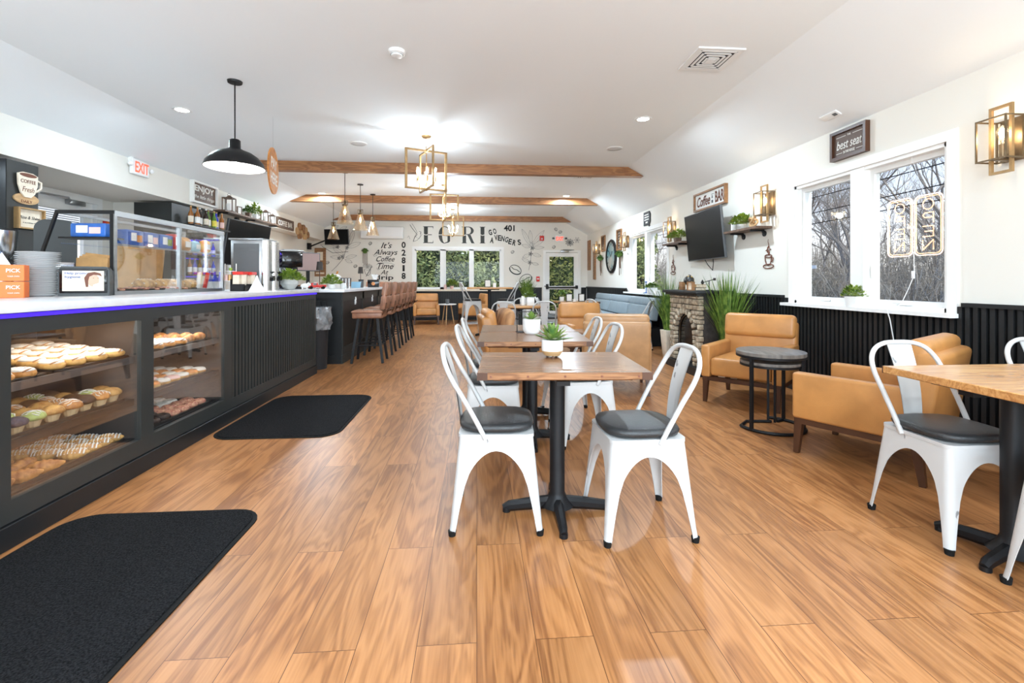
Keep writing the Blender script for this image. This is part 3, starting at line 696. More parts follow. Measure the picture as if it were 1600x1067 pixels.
# round nesting side table
t = thing('nesting_side_table', 'round dark wood side table with black metal C-shaped base beside the armchair', 'side table', (2.335, 3.56, 0), -.2)
mat('weathered_wood', (.19, .17, .15), .45, noise=.45, nscale=6, stretch=(6, 1, 1), bump=.05)
M().lathe([(.005, .575), (.245, .575), (.25, .58), (.25, .605), (.245, .608), (.005, .608)], n=48).put('upper_tabletop', 'weathered_wood', t)
M().lathe([(.005, .505), (.215, .505), (.22, .51), (.22, .53), (.005, .532)], n=48).put('lower_tabletop', 'weathered_wood', t)
M().lathe([(.236, .560), (.25, .560), (.25, .577), (.236, .577)], n=48, cap=False).lathe([(.208, .49), (.222, .49), (.222, .507), (.208, .507)], n=48, cap=False).put('metal_rim', 'black_metal', t)
for a in (1.2*PI, 1.75*PI, .25*PI): M().box((.24*math.cos(a), .24*math.sin(a), .29), (.022, .022, .56), (0, 0, a)).put('leg', 'black_metal', t)
for a in (.9, 1.35): M().box((.11*math.cos(a), .11*math.sin(a), .26), (.016, .016, .50), (0, 0, a)).put('inner_leg', 'black_metal', t)
M().tube([(.24*math.cos(a), .24*math.sin(a), .012) for a in [1.05*PI+k*(1.35*PI)/30 for k in range(31)]], .013, 6).tube([(.24*math.cos(.25*PI), .24*math.sin(.25*PI), .012), (.1, .12, .012)], .012, 6).tube([(.24*math.cos(1.05*PI), .24*math.sin(1.05*PI), .012), (-.15, .09, .012), (.05, .11, .012)], .012, 6).put('ring_base', 'black_metal', t)
# white round side table by the end wall
t = thing('tripod_side_table', 'small round white side table on pale wooden legs by the end wall', 'side table', (-.79, 12.72, 0)); M().lathe([(.005, .53), (.235, .53), (.24, .54), (.24, .555), (.005, .555)], n=36).put('tabletop', 'plastic_white', t)
for k in range(3):
    a = k*2*PI/3+.4; M().cyl((.10*math.cos(a), .10*math.sin(a), .53), (.19*math.cos(a), .19*math.sin(a), 0), .016, .012, 10).put('leg', 'wood_pale', t)
tag(M().lathe([(.035, 0), (.05, .01), (.058, .10), (.05, .13), (.044, .13), (.04, .02), (.003, .015)], n=20).put('candle_cup', 'plastic_grey', None), 'grey ribbed cup on the white side table', 'cup').location = (-.79, 12.72, .555)

# ================================================================== BAR STOOLS (front is -x)
def leather_stool():
    t = thing('leather_bar_stool', 'x', 'bar stool')
    b = M(); b.box((0, 0, .685), (.42, .42, .10), bev=.02, seg=3)
    b.box((0, 0, .725), (.44, .44, .035), bev=.016, seg=3)
    st = b.put('seat', 'brown_leather', t, ang=60)
    b = M()
    for i in range(3):
        for j in range(3): b.box((-.135+.135*i, -.135+.135*j, .741), (.128, .128, .018), bev=.008, seg=2)
    b.put('tufted_pad', 'brown_leather', st, ang=60)
    # back: tufted blocks on both faces, leaning away
    bk = M().box((.235, 0, .955), (.05, .42, .40), (0, .12, 0), bev=.015, seg=3).put('backrest', 'brown_leather', t, ang=60)
    b = M()
    for i in range(3):
        for j in range(2):
            for s_ in (-1, 1): b.box((.235+s_*.026+(.955-(.855+.20*j))*-.12, -.138+.138*i, .855+.20*j), (.03, .132, .19), (0, .12, 0), bev=.013, seg=3)
    b.put('tufted_panel', 'brown_leather', bk, ang=60)
    b = M()
    for s_ in (1, -1):
        b.tube([(.19, s_*.19, .66), (.235, s_*.19, .74), (.262, s_*.19, .86)], .014, 6)
    pts = [(.285+.012*(-1)**k, -.2+.4*k/14, .748+.016*(-1)**k) for k in range(15)]
    b.tube(pts, .007, 5); b.put('laced_bracket', 'dark_walnut', t)
    for sx in (1, -1):
        for sy in (1, -1): M().tube([(sx*.13, sy*.13, .64), (sx*.215, sy*.20, 0)], [.026, .024], 4).put('leg', 'black_metal', t, ang=20)
    q = .183; M().tube([(q, q-.004, .25), (-q, q-.004, .25), (-q, -q+.004, .25), (q, -q+.004, .25)], .010, 6, closed=True).put('footrest', 'black_metal', t)
    return t
ls = Proto(leather_stool)
for k, (y, lb) in enumerate([(6.93, 'nearest brown tufted leather stool of the row at the bar'), (7.68, 'second brown leather stool from the near end of the bar'), (8.42, 'middle brown leather stool of the row at the bar'), (9.15, 'fourth brown leather stool from the near end of the bar'), (9.88, 'farthest brown leather stool of the row at the bar')]):
    ls((-1.55, y, 0), .03, lb, 'brown leather bar stools')
ls((-2.35, 10.75, 0), PI/2-.05, 'brown leather stool at the far end of the bar facing us', 'brown leather bar stools')

# ================================================================== BOOTH
t = thing('booth_bench', 'grey-blue vinyl booth against the right wall below the clock', 'booth', (0, 0, 0)); ya, yb_ = 8.1, 12.2; L3 = (yb_-ya)/3
M().bx(2.62, 3.33, ya, yb_, 0, .32).put('base', 'black_panel', t)
for k in range(3):
    a = ya+k*L3+.01; c = a+L3-.02
    M().box(((2.58+3.12)/2, (a+c)/2, .385), (.54, c-a, .13), bev=.035, seg=4).put('seat_cushion', 'slate_vinyl', t, ang=60)
    M().box((3.17, (a+c)/2, .58), (.14, c-a, .26), (0, .16, 0), bev=.03, seg=4).put('back_cushion', 'slate_vinyl', t, ang=60)
    M().box((3.225, (a+c)/2, .775), (.17, c-a, .17), (0, .16, 0), bev=.055, seg=5).put('head_roll', 'slate_vinyl', t, ang=60)

# ================================================================== FLOOR MATS
def floor_mat(x0, x1, y0, y1, lb, r=.14):
    t = thing('floor_mat', lb, 'mat', ((x0+x1)/2, (y0+y1)/2, 0), 0, 'black floor mats'); w_ = (x1-x0)/2; d_ = (y1-y0)/2
    M().prism(rrect(-w_, w_, -d_, d_, r), 0, .006, 'xy').put('rubber_border', 'black_rubber', t)
    M().prism(rrect(-w_+.02, w_-.02, -d_+.02, d_-.02, r-.02), .004, .012, 'xy').put('carpet_pile', 'mat_pile', t); return t
floor_mat(-1.97, -1.06, .9, 2.46, 'black carpet mat in the bottom left corner in front of the pastry case')
floor_mat(-1.98, -1.04, 3.56, 4.86, 'black carpet mat farther along in front of the slatted counter', .16)

# ================================================================== COUNTERS
mat('shelf_fill_glow', (1, .95, .85), .4, emit=16, ecol=(1, .95, .86))  # glow for the fill strips added under the pastry shelves
CX_ = -2.02; ZT = 1.061; CY0, CY1 = 1.0, 6.05; CB = -3.25
t = thing('service_counter', 'long black panelled counter with glass pastry windows and violet light strip', 'counter', (0, 0, 0))
G1 = (2.19, 2.98); G2 = (3.09, 3.91); gz0, gz1 = .205, .925
b = M(); fx0, fx1 = CX_-.04, CX_
b.bx(fx0, fx1, CY0, G1[0], .11, 1.02); b.bx(fx0, fx1, G1[1], G2[0], gz0, gz1); b.bx(fx0, fx1, G1[0], 4.03, gz1, 1.02); b.bx(fx0, fx1, G1[0], G2[1], .11, gz0)
b.bx(fx0, fx1, G2[1], 4.03, .11, gz1); b.bx(fx0, fx1, 4.03, CY1, .945, 1.02); b.bx(fx0, fx1, 4.03, CY1, .11, .19); b.bx(fx0, fx1, 5.98, CY1, .19, .945)
b.bx(fx0-.01, fx1-.025, 4.03, 5.98, .19, .945)
b.put('front_panel', 'charcoal_panel', t, ang=0)
b = M(); n = 34
for k in range(n):
    y = 4.03+(k+.5)*1.95/n; b.bx(fx1-.026, fx1-.004, y-.0165, y+.0165, .19, .945)
b.put('slatted_panel', 'charcoal_panel', t, ang=0)
M().bx(CX_-.02, CX_+.012, CY0, CY1+.01, 0, .105, bev=.003, seg=1).put('kick_board', 'black_panel', t)
b = M(); b.bx(CB, CX_-.04, CY1-.04, CY1, 0, 1.02); b.bx(CB, CX_-.04, CY0, CY0+.04, 0, 1.02); b.bx(CB, CB+.03, CY0, CY1, 0, 1.02); b.bx(CB, CX_-.04, CY0+.04, CY1-.04, .08, .11); b.bx(CB+.03, CX_-.04, 4.0, 4.03, .11, 1.02); b.bx(-2.66, -2.64, CY0+.04, 4.0, .11, 1.02); b.bx(-2.64, CX_-.04, 3.02, 3.05, .11, 1.02); b.bx(-2.64, CX_-.04, 2.14, 2.17, .11, 1.02)
b.put('carcass', 'dark_fabric', t, ang=0)
M().bx(CB-.02, CX_+.03, CY0-.02, CY1+.05, 1.02, ZT, bev=.004, seg=2).put('worktop', 'quartz', t)
M().bx(CX_+.002, CX_+.012, CY0, CY1, .998, 1.016).put('light_strip', 'led_violet', t)
for g in (G1, G2): M().bx(CX_-.012, CX_-.006, g[0], g[1], gz0, gz1).put('glass_pane', 'clear_glass', t)
b = M()
for g in (G1, G2): b.bx(CX_-.09, CX_-.05, g[0], g[1], gz1+.0, gz1+.02)
b.put('display_light', 'led_warm', t)
for g in (G1, G2):
    light('display_light', 'AREA', (CX_-.16, (g[0]+g[1])/2, .99), 3.2, (1, .96, .90), .7, sizey=.1).rotation_euler = (0, math.radians(10), PI/2)
shz = [.205, .445, .70]
for z in shz:
    for g in (G1, G2):
        M().bx(-2.62, CX_-.05, g[0]-.02, g[1]+.03, z-.022, z, bev=.003, seg=1).put('shelf', 'black_panel', t)
        if z > .3: M().bx(CX_-.075, CX_-.063, g[0], g[1], z-.028, z-.0225).put('shelf_fill_strip', 'shelf_fill_glow', t)  # added glow strip brightening the shelf below, hidden behind the lip
        M().bx(CX_-.056, CX_-.048, g[0]-.02, g[1]+.03, z-.036, z+.004).put('shelf_lip', 'steel' if z > .6 else 'black_panel', t)

# ---------------------------------------------------------------- pastries
mat('bread', (.62, .29, .08), .5, noise=.5, nscale=30, ncol=(.26, .085, .02), bump=.3); mat('golden', (.66, .40, .13), .55, noise=.4, nscale=34, ncol=(.36, .16, .04), bump=.3)
mat('cinnamon', (.42, .18, .06), .6, noise=.5, nscale=40); mat('icing', (.70, .66, .60), .45, bump=.05); mat('white_icing', (.74, .74, .73), .4)
mat('cocoa', (.045, .022, .014), .6, noise=.4, nscale=50, bump=.4); mat('blueberry', (.045, .05, .10), .6, noise=.5, nscale=60, bump=.5); mat('pistachio', (.42, .52, .16), .6, noise=.3, nscale=50)
mat('pink_icing', (.80, .52, .48), .4, noise=.1); mat('paper_case', (.62, .46, .26), .8, noise=.2, nscale=30); mat('berry_crumb', (.62, .36, .22), .7, noise=.5, nscale=60, ncol=(.35, .10, .08)); mat('sugar', (.80, .78, .74), .8, noise=.2, nscale=60)
mat('tray_metal', (.10, .09, .08), .4, .7, noise=.2, nscale=6)
mat('orange_glaze', (.70, .26, .05), .35, noise=.4, nscale=30)
def muffin(top, drizzle=None, case='paper_case'):
    t = thing('muffin', 'x', 'muffin')
    M().lathe([(.024, 0), (.036, .038), (.034, .040), (.004, .040)], n=24, mod=lambda a, z: 1+.03*math.cos(12*a)).put('paper_case', case, t)
    r9 = random.Random(len(top)*7+ord(top[0]))
    q = [r9.uniform(0, 6) for _ in range(4)]
    M().lathe([(.034, .034), (.047, .040), (.050, .050), (.044, .064), (.030, .075), (.012, .081), (.0, .082)], n=22, mod=lambda a, z: 1+.05*math.sin(3*a+q[0])+.03*math.sin(7*a+q[1]+z*90)).put('muffin_top', top, t, ang=70)
    if drizzle:
        b = M()
        for k in range(5):
            x = -.03+.015*k; b.tube([(x+.006*math.sin(j*2.1+k), -.036+.012*j, .083-.020*((x/.045)**2+((-.036+.012*j)/.045)**2)) for j in range(7)], .0028, 5)
        b.put('drizzle', drizzle, t)
    return t
def croissant(m, stripes=None):
    t = thing('croissant', 'x', 'croissant'); b = M(); pts = []; rs = []
    for k in range(21):
        u = k/20*2-1; pts.append((.075*u, .022*u*u, .026)); e = (1-abs(u)**1.8); rs.append(.006+.026*e*(1+.13*math.sin(k*2.0)))
    b.tube(pts, rs, 12); b.put('pastry', m, t, ang=80)
    if stripes:
        b = M()
        for k in range(8):
            x = -.055+.016*k; b.tube([(x, -.026+.01*j+.022*(x/.075)**2, .057-.02*((j-2.6)/2.6)**2-.016*(x/.07)**2) for j in range(6)], .0042, 5)
        b.put('icing_stripes', stripes, t)
    return t
def danish(m, ic):
    t = thing('iced_pastry', 'x', 'pastry'); b = M(); b.ball((0, 0, .018), (.062, .046, .022), 20, 10, fn=lambda c: Vector((c.x*(1+.06*math.sin(5*math.atan2(c.y, c.x))), c.y, math.copysign(abs(c.z)**.7, c.z)))); b.put('pastry', m, t, ang=80)
    b = M(); b.ball((0, 0, .031), (.057, .042, .0145), 18, 8); ci = b.put('icing', ic, t, ang=80)
    b = M()
    for k in range(6): b.tube([(-.045+.018*k+.004*math.sin(j), -.03+.012*j, .044-.010*((j-2.5)/2.5)**2-.006*((k-2.5)/2.5)**2) for j in range(6)], .0036, 4)
    b.put('chocolate_stripes', 'cinnamon', t); return t
def donut(m, top=None):
    t = thing('doughnut', 'x', 'doughnut'); b = M(); N1 = 22
    b.tube([(.028*math.cos(2*PI*k/N1), .028*math.sin(2*PI*k/N1), .018) for k in range(N1)], .0185, 10, closed=True); b.put('dough_ring', m, t, ang=80)
    if top: M().tube([(.028*math.cos(2*PI*k/N1), .028*math.sin(2*PI*k/N1), .0225) for k in range(N1)], .0172, 10, closed=True).put('glaze', top, t, ang=80)
    return t
def tray(cy, w, x0, x1, z, lb, tilt=0):
    t = thing('baking_tray', lb, 'tray', ((x0+x1)/2, cy, z)); d = (x1-x0)/2; w /= 2
    M().bx(-d, d, -w, w, 0, .004).bx(-d, d, -w, -w+.008, 0, .014).bx(-d, d, w-.008, w, 0, .014).bx(d-.008, d, -w, w, 0, .014).bx(-d, -d+.008, -w, w, 0, .014).put('tray_body', 'tray_metal', t); return t
rp = random.Random(3)
def spread(P, y0, y1, x0, x1, ny, nx, z, lb, grp, jit=.008, rz=None, sc=(1, 1), stag=True, zj=0):
    for j in range(nx):
        for i in range(ny):
            y = y0+(y1-y0)*(i+.5)/ny+rp.uniform(-jit, jit)+((y1-y0)/ny*.5 if stag and j % 2 else 0); x = x0+(x1-x0)*(j+.5)/nx+rp.uniform(-jit, jit)
            if y > y1-.02: continue
            p = P[(i+j*2) % len(P)] if isinstance(P, list) else P
            s_ = rp.uniform(*sc)
            p[0]((x, y, z+zj*j), (rz if rz is not None else 0)+rp.uniform(-.5, .5), p[1] if len(p) > 1 else lb, p[2] if len(p) > 2 else grp, s_)
mf_cin = (Proto(lambda: muffin('bread', 'icing')), 'cinnamon muffin with white drizzle on the muffin shelf', 'drizzled muffins')
mf_gold = (Proto(lambda: muffin('golden')), 'plain golden muffin on the muffin shelf', 'golden muffins')
mf_blue = (Proto(lambda: muffin('blueberry')), 'dark blueberry muffin on the muffin shelf', 'blueberry muffins')
mf_pis = (Proto(lambda: muffin('pistachio', 'white_icing')), 'green-topped muffin with icing on the muffin shelf', 'green-topped muffins')
mf_choc = (Proto(lambda: muffin('cocoa', None)), 'chocolate crumb muffin on the muffin shelf', 'chocolate muffins')
mf_berry = (Proto(lambda: muffin('berry_crumb')), 'berry muffin on the muffin shelf', 'berry muffins')
mf_or = (Proto(lambda: muffin('orange_glaze')), 'orange muffin on the muffin shelf', 'orange muffins')
zt = shz[1]+.0
tray(2.58, .76, -2.6, -2.10, zt, 'dark tray under the muffins in the pastry case')
ROW = ['front row', 'second row', 'third row', 'fourth row', 'rear row']
def pos(j, i): return ', %s, %s from the left' % (ROW[j], NTH[i])
rows = [(-2.15, [mf_berry, mf_blue, mf_pis, mf_gold, mf_cin, mf_choc, mf_cin, mf_gold]), (-2.25, [mf_blue, mf_pis, mf_gold, mf_gold, mf_cin, mf_choc, mf_pis, mf_gold]), (-2.35, [mf_or, mf_or, mf_cin, mf_cin, mf_choc, mf_cin, mf_gold]), (-2.45, [mf_or, mf_cin, mf_cin, mf_choc, mf_gold, mf_pis, mf_choc])]
for j, (x, L_) in enumerate(rows):
    for i, p in enumerate(L_):
        p[0]((x+rp.uniform(-.008, .008), 2.25+.098*i+(.045 if j % 2 else 0), zt+.004), rp.uniform(0, 6), p[1]+pos(j, i), p[2], rp.uniform(.92, 1.06))
cr = Proto(lambda: croissant('bread')); crs = Proto(lambda: croissant('golden', 'white_icing')); crc = Proto(lambda: croissant('bread', 'cinnamon'))
dn = Proto(lambda: danish('golden', 'icing')); dn2 = Proto(lambda: danish('bread', 'white_icing'))
tray(2.58, .76, -2.6, -2.10, shz[0], 'dark tray of croissants at the bottom of the pastry case')
for j in range(4):
    for i in range(3):
        cr((-2.15-.115*j, 2.255+.118*i+.03*(j % 2), shz[0]+.004), 1.1+rp.uniform(-.5, .5), 'plain golden croissant on the bottom shelf'+pos(j, i), 'plain croissants', 1.05)
for j in range(3):
    for i in range(4):
        crs((-2.16-.13*j, 2.665+.082*i, shz[0]+.004), .35+rp.uniform(-.1, .1), 'striped iced pastry finger on the bottom shelf'+pos(j, i), 'striped iced pastries', .95)
for i in range(4): crc((-2.54, 2.62+.095*i, shz[0]+.004), .9+rp.uniform(-.3, .3), 'cinnamon croissant at the back of the bottom shelf, %s from the left' % NTH[i], 'cinnamon croissants', 1.0)
tray(2.31, .26, -2.58, -2.09, shz[2], 'small tray of frosted pastries at the upper left of the pastry case')
tw = tray(2.73, .50, -2.60, -2.09, shz[2], 'wide tilted tray of striped iced pastries on the top shelf'); tw.location.z = shz[2]+.034; tw.rotation_euler = (0, .13, 0); M().bx(-.25, -.22, -.24, .24, -.062, 0).put('riser', 'black_metal', tw)
for j in range(4):
    for i in range(2): dn2((-2.15-.105*j, 2.25+.12*i, shz[2]+.004), .2+rp.uniform(-.3, .3), 'white frosted pastry on the small upper left tray'+pos(j, i), 'frosted pastries', 1.1)
for j in range(5):
    for i in range(4): dn((-2.145-.092*j, 2.53+.125*i, shz[2]+.007+(.055+.092*j)*.13), rp.uniform(-.4, .4), 'chocolate striped pastry on the wide tray'+pos(j, i), 'striped danish pastries', 1.12)
# second case
dt = Proto(lambda: donut('golden', 'icing')); dp = Proto(lambda: donut('golden', 'pink_icing')); dg = Proto(lambda: donut('bread')); dc = Proto(lambda: donut('cocoa')); dw = Proto(lambda: donut('sugar')); do = Proto(lambda: donut('golden', 'orange_glaze')); dk = Proto(lambda: donut('berry_crumb'))
tray(3.5, .76, -2.6, -2.10, shz[2], 'tray of iced pastries at the top of the right pastry case')
for j in range(5):
    for i in range(6):
        if j < 3 and i < 4: dn2((-2.15-.095*j, 3.17+.12*i, shz[2]+.005), rp.uniform(-.4, .4), 'white iced pastry atop the right case'+pos(j, i), 'white iced pastries', 1.05)
        else: cr((-2.15-.095*j, 3.17+.125*i, shz[2]+.005), 1.5+rp.uniform(-.2, .2), 'orange-brown pastry atop the right case'+pos(j, i), 'orange-brown pastries', 1.0)
tray(3.5, .76, -2.6, -2.10, shz[1], 'tray of glazed doughnuts in the middle of the right pastry case')
for j in range(4):
    for i in range(7):
        p, lb, g = [(dp, 'pink iced doughnut on the right case middle shelf', 'pink iced doughnuts'), (do, 'orange glazed doughnut on the right case middle shelf', 'orange glazed doughnuts'), (dt, 'white iced doughnut on the right case middle shelf', 'white iced doughnuts')][(i+j) % 3 if i < 4 else (1 if i % 2 else 2)]
        p((-2.15-.105*j, 3.16+.105*i+.03*(j % 2), shz[1]+.005), rp.uniform(0, 3), lb+pos(j, i), g, 1.1)
tray(3.5, .76, -2.6, -2.10, shz[0], 'dark tray of cake doughnuts at the bottom of the right pastry case')
for j in range(4):
    for i in range(7):
        if i < 3 and j < 2: p, lb, g = (dc, 'dark chocolate doughnut on the right case bottom shelf', 'chocolate doughnuts')
        elif i > 4 and j > 1: p, lb, g = (dw, 'sugared white doughnut on the right case bottom shelf', 'sugared doughnuts')
        elif i == 0: p, lb, g = (dw, 'sugared white doughnut on the right case bottom shelf', 'sugared doughnuts')
        else: p, lb, g = (dk, 'crumb-topped doughnut on the right case bottom shelf', 'crumb doughnuts')
        p((-2.15-.105*j, 3.16+.105*i+.03*(j % 2), shz[0]+.005), rp.uniform(0, 3), lb+pos(j, i), g, 1.08)

# ---------------------------------------------------------------- second counter (bar)
BX = -1.90; BZ = 1.045
t = thing('bar_counter', 'black panelled bar with pale stone top behind the leather stools', 'counter', (0, 0, 0)); B0, B1 = 6.74, 10.3
b = M(); b.bx(-3.3, BX, B0, B1, 0, BZ-.04); b.put('carcass', 'black_panel', t, ang=0)
b = M()
for (a, c) in [(B0, B0+.06), (7.9, 8.0), (9.1, 9.2), (B1-.06, B1)]: b.bx(BX, BX+.015, a, c, .12, BZ-.04)
b.bx(BX, BX+.015, B0+.06, B1-.06, .88, BZ-.04); b.bx(BX, BX+.015, B0+.06, B1-.06, .12, .22); b.bx(BX-.0, BX+.02, B0-.02, B1, 0, .12)
b.put('front_panel', 'charcoal_panel', t, ang=0)
b = M()
for k in range(9): b.bx(-2.75+k*.075, -2.71+k*.075, B0-.018, B0, .22, .88)
b.bx(-2.9, BX+.0, B0-.02, B0, 0, .12); b.bx(-2.8, BX, B0-.02, B0, .92, BZ-.04); b.bx(BX-.09, BX, B0-.02, B0, .12, .92); b.bx(-2.9, -2.8, B0-.02, B0, .12, BZ-.04); b.put('end_panel', 'black_panel', t, ang=0)
M().bx(-3.32, BX+.05, B0-.04, B1+.03, BZ-.04, BZ, bev=.004).put('worktop', 'quartz', t)
for y in (7.45, 8.62): tag(M().box((BX+.012, y, .86), (.016, .05, .12), bev=.004).box((BX+.022, y, .885), (.008, .03, .03)).box((BX+.022, y, .835), (.008, .03, .03)).put('power_outlet', 'plastic_white', None), 'white power outlet on the bar front '+('behind the first stool' if y < 8 else 'behind the second stool'), 'outlet')
# bin bag in the gap between the counters
t = thing('waste_bin', 'grey waste bin with a crumpled clear bag between the two counters', 'bin', (-2.12, 6.40, 0))
M().lathe([(.12, 0), (.15, .78), (.155, .80), (.14, .80), (.01, .78)], n=24).put('bin_body', 'ink', t)
mat('clear_bag', (.32, .33, .34), .18, noise=.5, nscale=12, bump=1, bscale=20)
r4 = random.Random(9); b = M(); b.lathe([(.158, .52), (.175, .60), (.18, .68), (.17, .76), (.165, .82), (.14, .82)], n=40, mod=lambda a, z: 1+.10*math.sin(5*a+z*30)+.07*math.sin(11*a-z*41)+.05*math.sin(17*a+z*90), cap=False); b.put('bin_bag', 'clear_bag', t)

# ================================================================== LAMPS
def mk_can():
    t = thing('recessed_downlight', 'x', 'downlight')
    M().lathe([(.070, -.006), (.095, -.006), (.097, 0), (.070, 0)], n=28, cap=False).put('trim_ring', 'plastic_white', t)
    M().lathe([(.0, -.002), (.068, -.002), (.068, 0), (0, .0)], n=28).put('lens', 'lens_glow', t); return t
can = Proto(mk_can)
for (x, y), lb in zip(CANS[:4], ['recessed downlight at the near left of the ceiling beside the dome pendant', 'recessed downlight at the near right of the ceiling', 'recessed downlight on the far right by the middle beam', 'recessed downlight on the far left by the middle beam']): can((x, y, ZC), 0, lb, 'recessed ceiling downlights')
for (x, y) in CANS[4:]: can((x, y, ZC), 0, 'added out-of-view fill downlight above or behind the camera', 'recessed ceiling downlights')

def bulb(parent, c, r=.028, h=.10, up=True):
    """clear lamp with a glowing filament"""
    s_ = 1 if up else -1
    g = M().lathe([(.010, 0), (.012, h*.2), (r*.8, h*.5), (r, h*.68), (r*.75, h*.9), (0, h)], n=14)
    bmesh.ops.scale(g.bm, vec=(1, 1, s_), verts=g.bm.verts); bmesh.ops.translate(g.bm, vec=c, verts=g.bm.verts)
    o = g.put('bulb', 'bulb_glass', parent, ang=80)
    M().ball((c[0], c[1], c[2]+s_*h*.58), (r*.50, r*.50, h*.30), 8, 6).put('filament', 'bulb_glow', o, ang=80)
def chandelier():
    t = thing('cage_chandelier', 'x', 'chandelier'); R0 = .27; z1, z0 = -.195, -.695
    M().lathe([(.005, -.025), (.055, -.022), (.062, -.004), (.062, 0), (.005, 0)], n=24).put('ceiling_canopy', 'brass', t)
    b = M()
    for k in range(7): b.tube([(.008*math.cos(q)*(1 if k % 2 else .3), .008*math.cos(q)*(.3 if k % 2 else 1), -.035-.023*k+.015*math.sin(q)) for q in [2*PI*j/8 for j in range(8)]], .0022, 4, closed=True)
    b.put('chain', 'brass', t)
    M().cyl((0, 0, z1+.02), (0, 0, z0-.02), .006, n=8).ball((0, 0, z1), .024, 12, 8).ball((0, 0, z0), .026, 12, 8).put('centre_rod', 'brass', t)
    for k in range(4):
        a = k*PI/2; ca, sa = math.cos(a), math.sin(a); b = M(); w_ = .011
        for z in (z1, z0): b.box((R0/2*ca, R0/2*sa, z), (R0, 2*w_, 2*w_), (0, 0, a))
        b.box((R0*ca, R0*sa, (z0+z1)/2), (.03, 2*w_, z1-z0+.022), (0, 0, a)); b.put('cage_frame', 'gold_paint', t)
    b = M()
    for k in range(6):
        a = k*PI/3+.3; x, y = .125*math.cos(a), .125*math.sin(a)
        b.tube([(0, 0, -.60), (x*.6, y*.6, -.635), (x, y, -.60)], .005, 6).cyl((x, y, -.605), (x, y, -.545), .011, n=10)
    b.put('lamp_arms', 'brass', t)
    for k in range(6):
        a = k*PI/3+.3; bulb(t, (.125*math.cos(a), .125*math.sin(a), -.545), .026, .125)
    return t
chd = Proto(chandelier)
for i, (x, y, lb) in enumerate([(-.66, 6.2, 'nearest gold cage chandelier with six bulbs before the first beam'), (-.64, 9.3, 'middle gold cage chandelier beyond the first beam'), (-.62, 12.4, 'farthest gold cage chandelier in front of the end wall lettering')]):
    chd((x, y, ZC), math.radians([24, 10, 8][i]), lb, 'gold cage chandeliers')
    light('chandelier_glow', 'POINT', (x, y, ZC-.52), 38 if i == 0 else 58, (.82, .96, 1.08), .06)

def dome_pendant():
    t = thing('dome_pendant_lamp', 'black metal dome pendant lamp with white inside over the counter', 'pendant lamp', (-2.3, 4.64, ZC))
    M().lathe([(.004, -.02), (.062, -.018), (.066, 0), (.004, 0)], n=24).put('ceiling_canopy', 'black_metal', t)
    M().cyl((0, 0, 0), (0, 0, -.57), .006, n=8).put('rod', 'black_metal', t)
    P = [(.035, -.555), (.048, -.565), (.050, -.64), (.085, -.66), (.15, -.685), (.20, -.72), (.245, -.775), (.262, -.825)]
    M().lathe(P+[(.256, -.826)], n=48, cap=False).put('shade', 'black_metal', t, ang=60)
    M().lathe([(.258, -.826)]+[(r-.006, z-.006) for r, z in P[::-1][1:]]+[(.001, -.57)], n=48, cap=False).put('shade_lining', 'white_trim', t, ang=60)
    M().ball((0, 0, -.74), .045, 14, 10).put('bulb', 'lens_glow', t); return t
dome_pendant(); light('dome_pendant_glow', 'POINT', (-2.3, 4.64, ZC-.79), 14, (1, .97, .92), .03)
def cone_pendant():
    t = thing('glass_cone_pendant', 'x', 'pendant lamp')
    M().lathe([(.004, -.018), (.055, -.016), (.058, 0), (.004, 0)], n=20).put('ceiling_canopy', 'black_metal', t)
    M().cyl((0, 0, 0), (0, 0, -.50), .006, n=8).put('rod', 'black_metal', t)
    M().lathe([(.018, -.50), (.022, -.51), (.022, -.56), (.038, -.565), (.040, -.60), (.03, -.605)], n=18).box((.045, 0, -.54), (.008, .02, .09)).box((-.045, 0, -.54), (.008, .02, .09)).box((0, 0, -.50), (.10, .02, .008)).put('socket', 'bronze', t)
    M().lathe([(.040, -.598), (.05, -.615), (.135, -.895), (.138, -.90), (.132, -.895), (.046, -.615)], n=32, cap=False).put('glass_shade', 'amber_glass', t, ang=60)
    bulb(t, (0, 0, -.605), .030, .15, up=False); return t
cp = Proto(cone_pendant)
for (x, y, lb) in [(-2.29, 8.33, 'nearest clear glass cone pendant over the bar'), (-2.28, 9.37, 'middle clear glass cone pendant over the bar'), (-2.27, 10.42, 'farthest of the three cone pendants over the bar, rightmost'), (-3.40, 11.4, 'clear glass cone pendant in front of the corner television')]:
    cp((x, y, ZC), 0, lb, 'glass cone pendants'); light('pendant_glow', 'POINT', (x, y, ZC-.74), 5, WARM, .03)

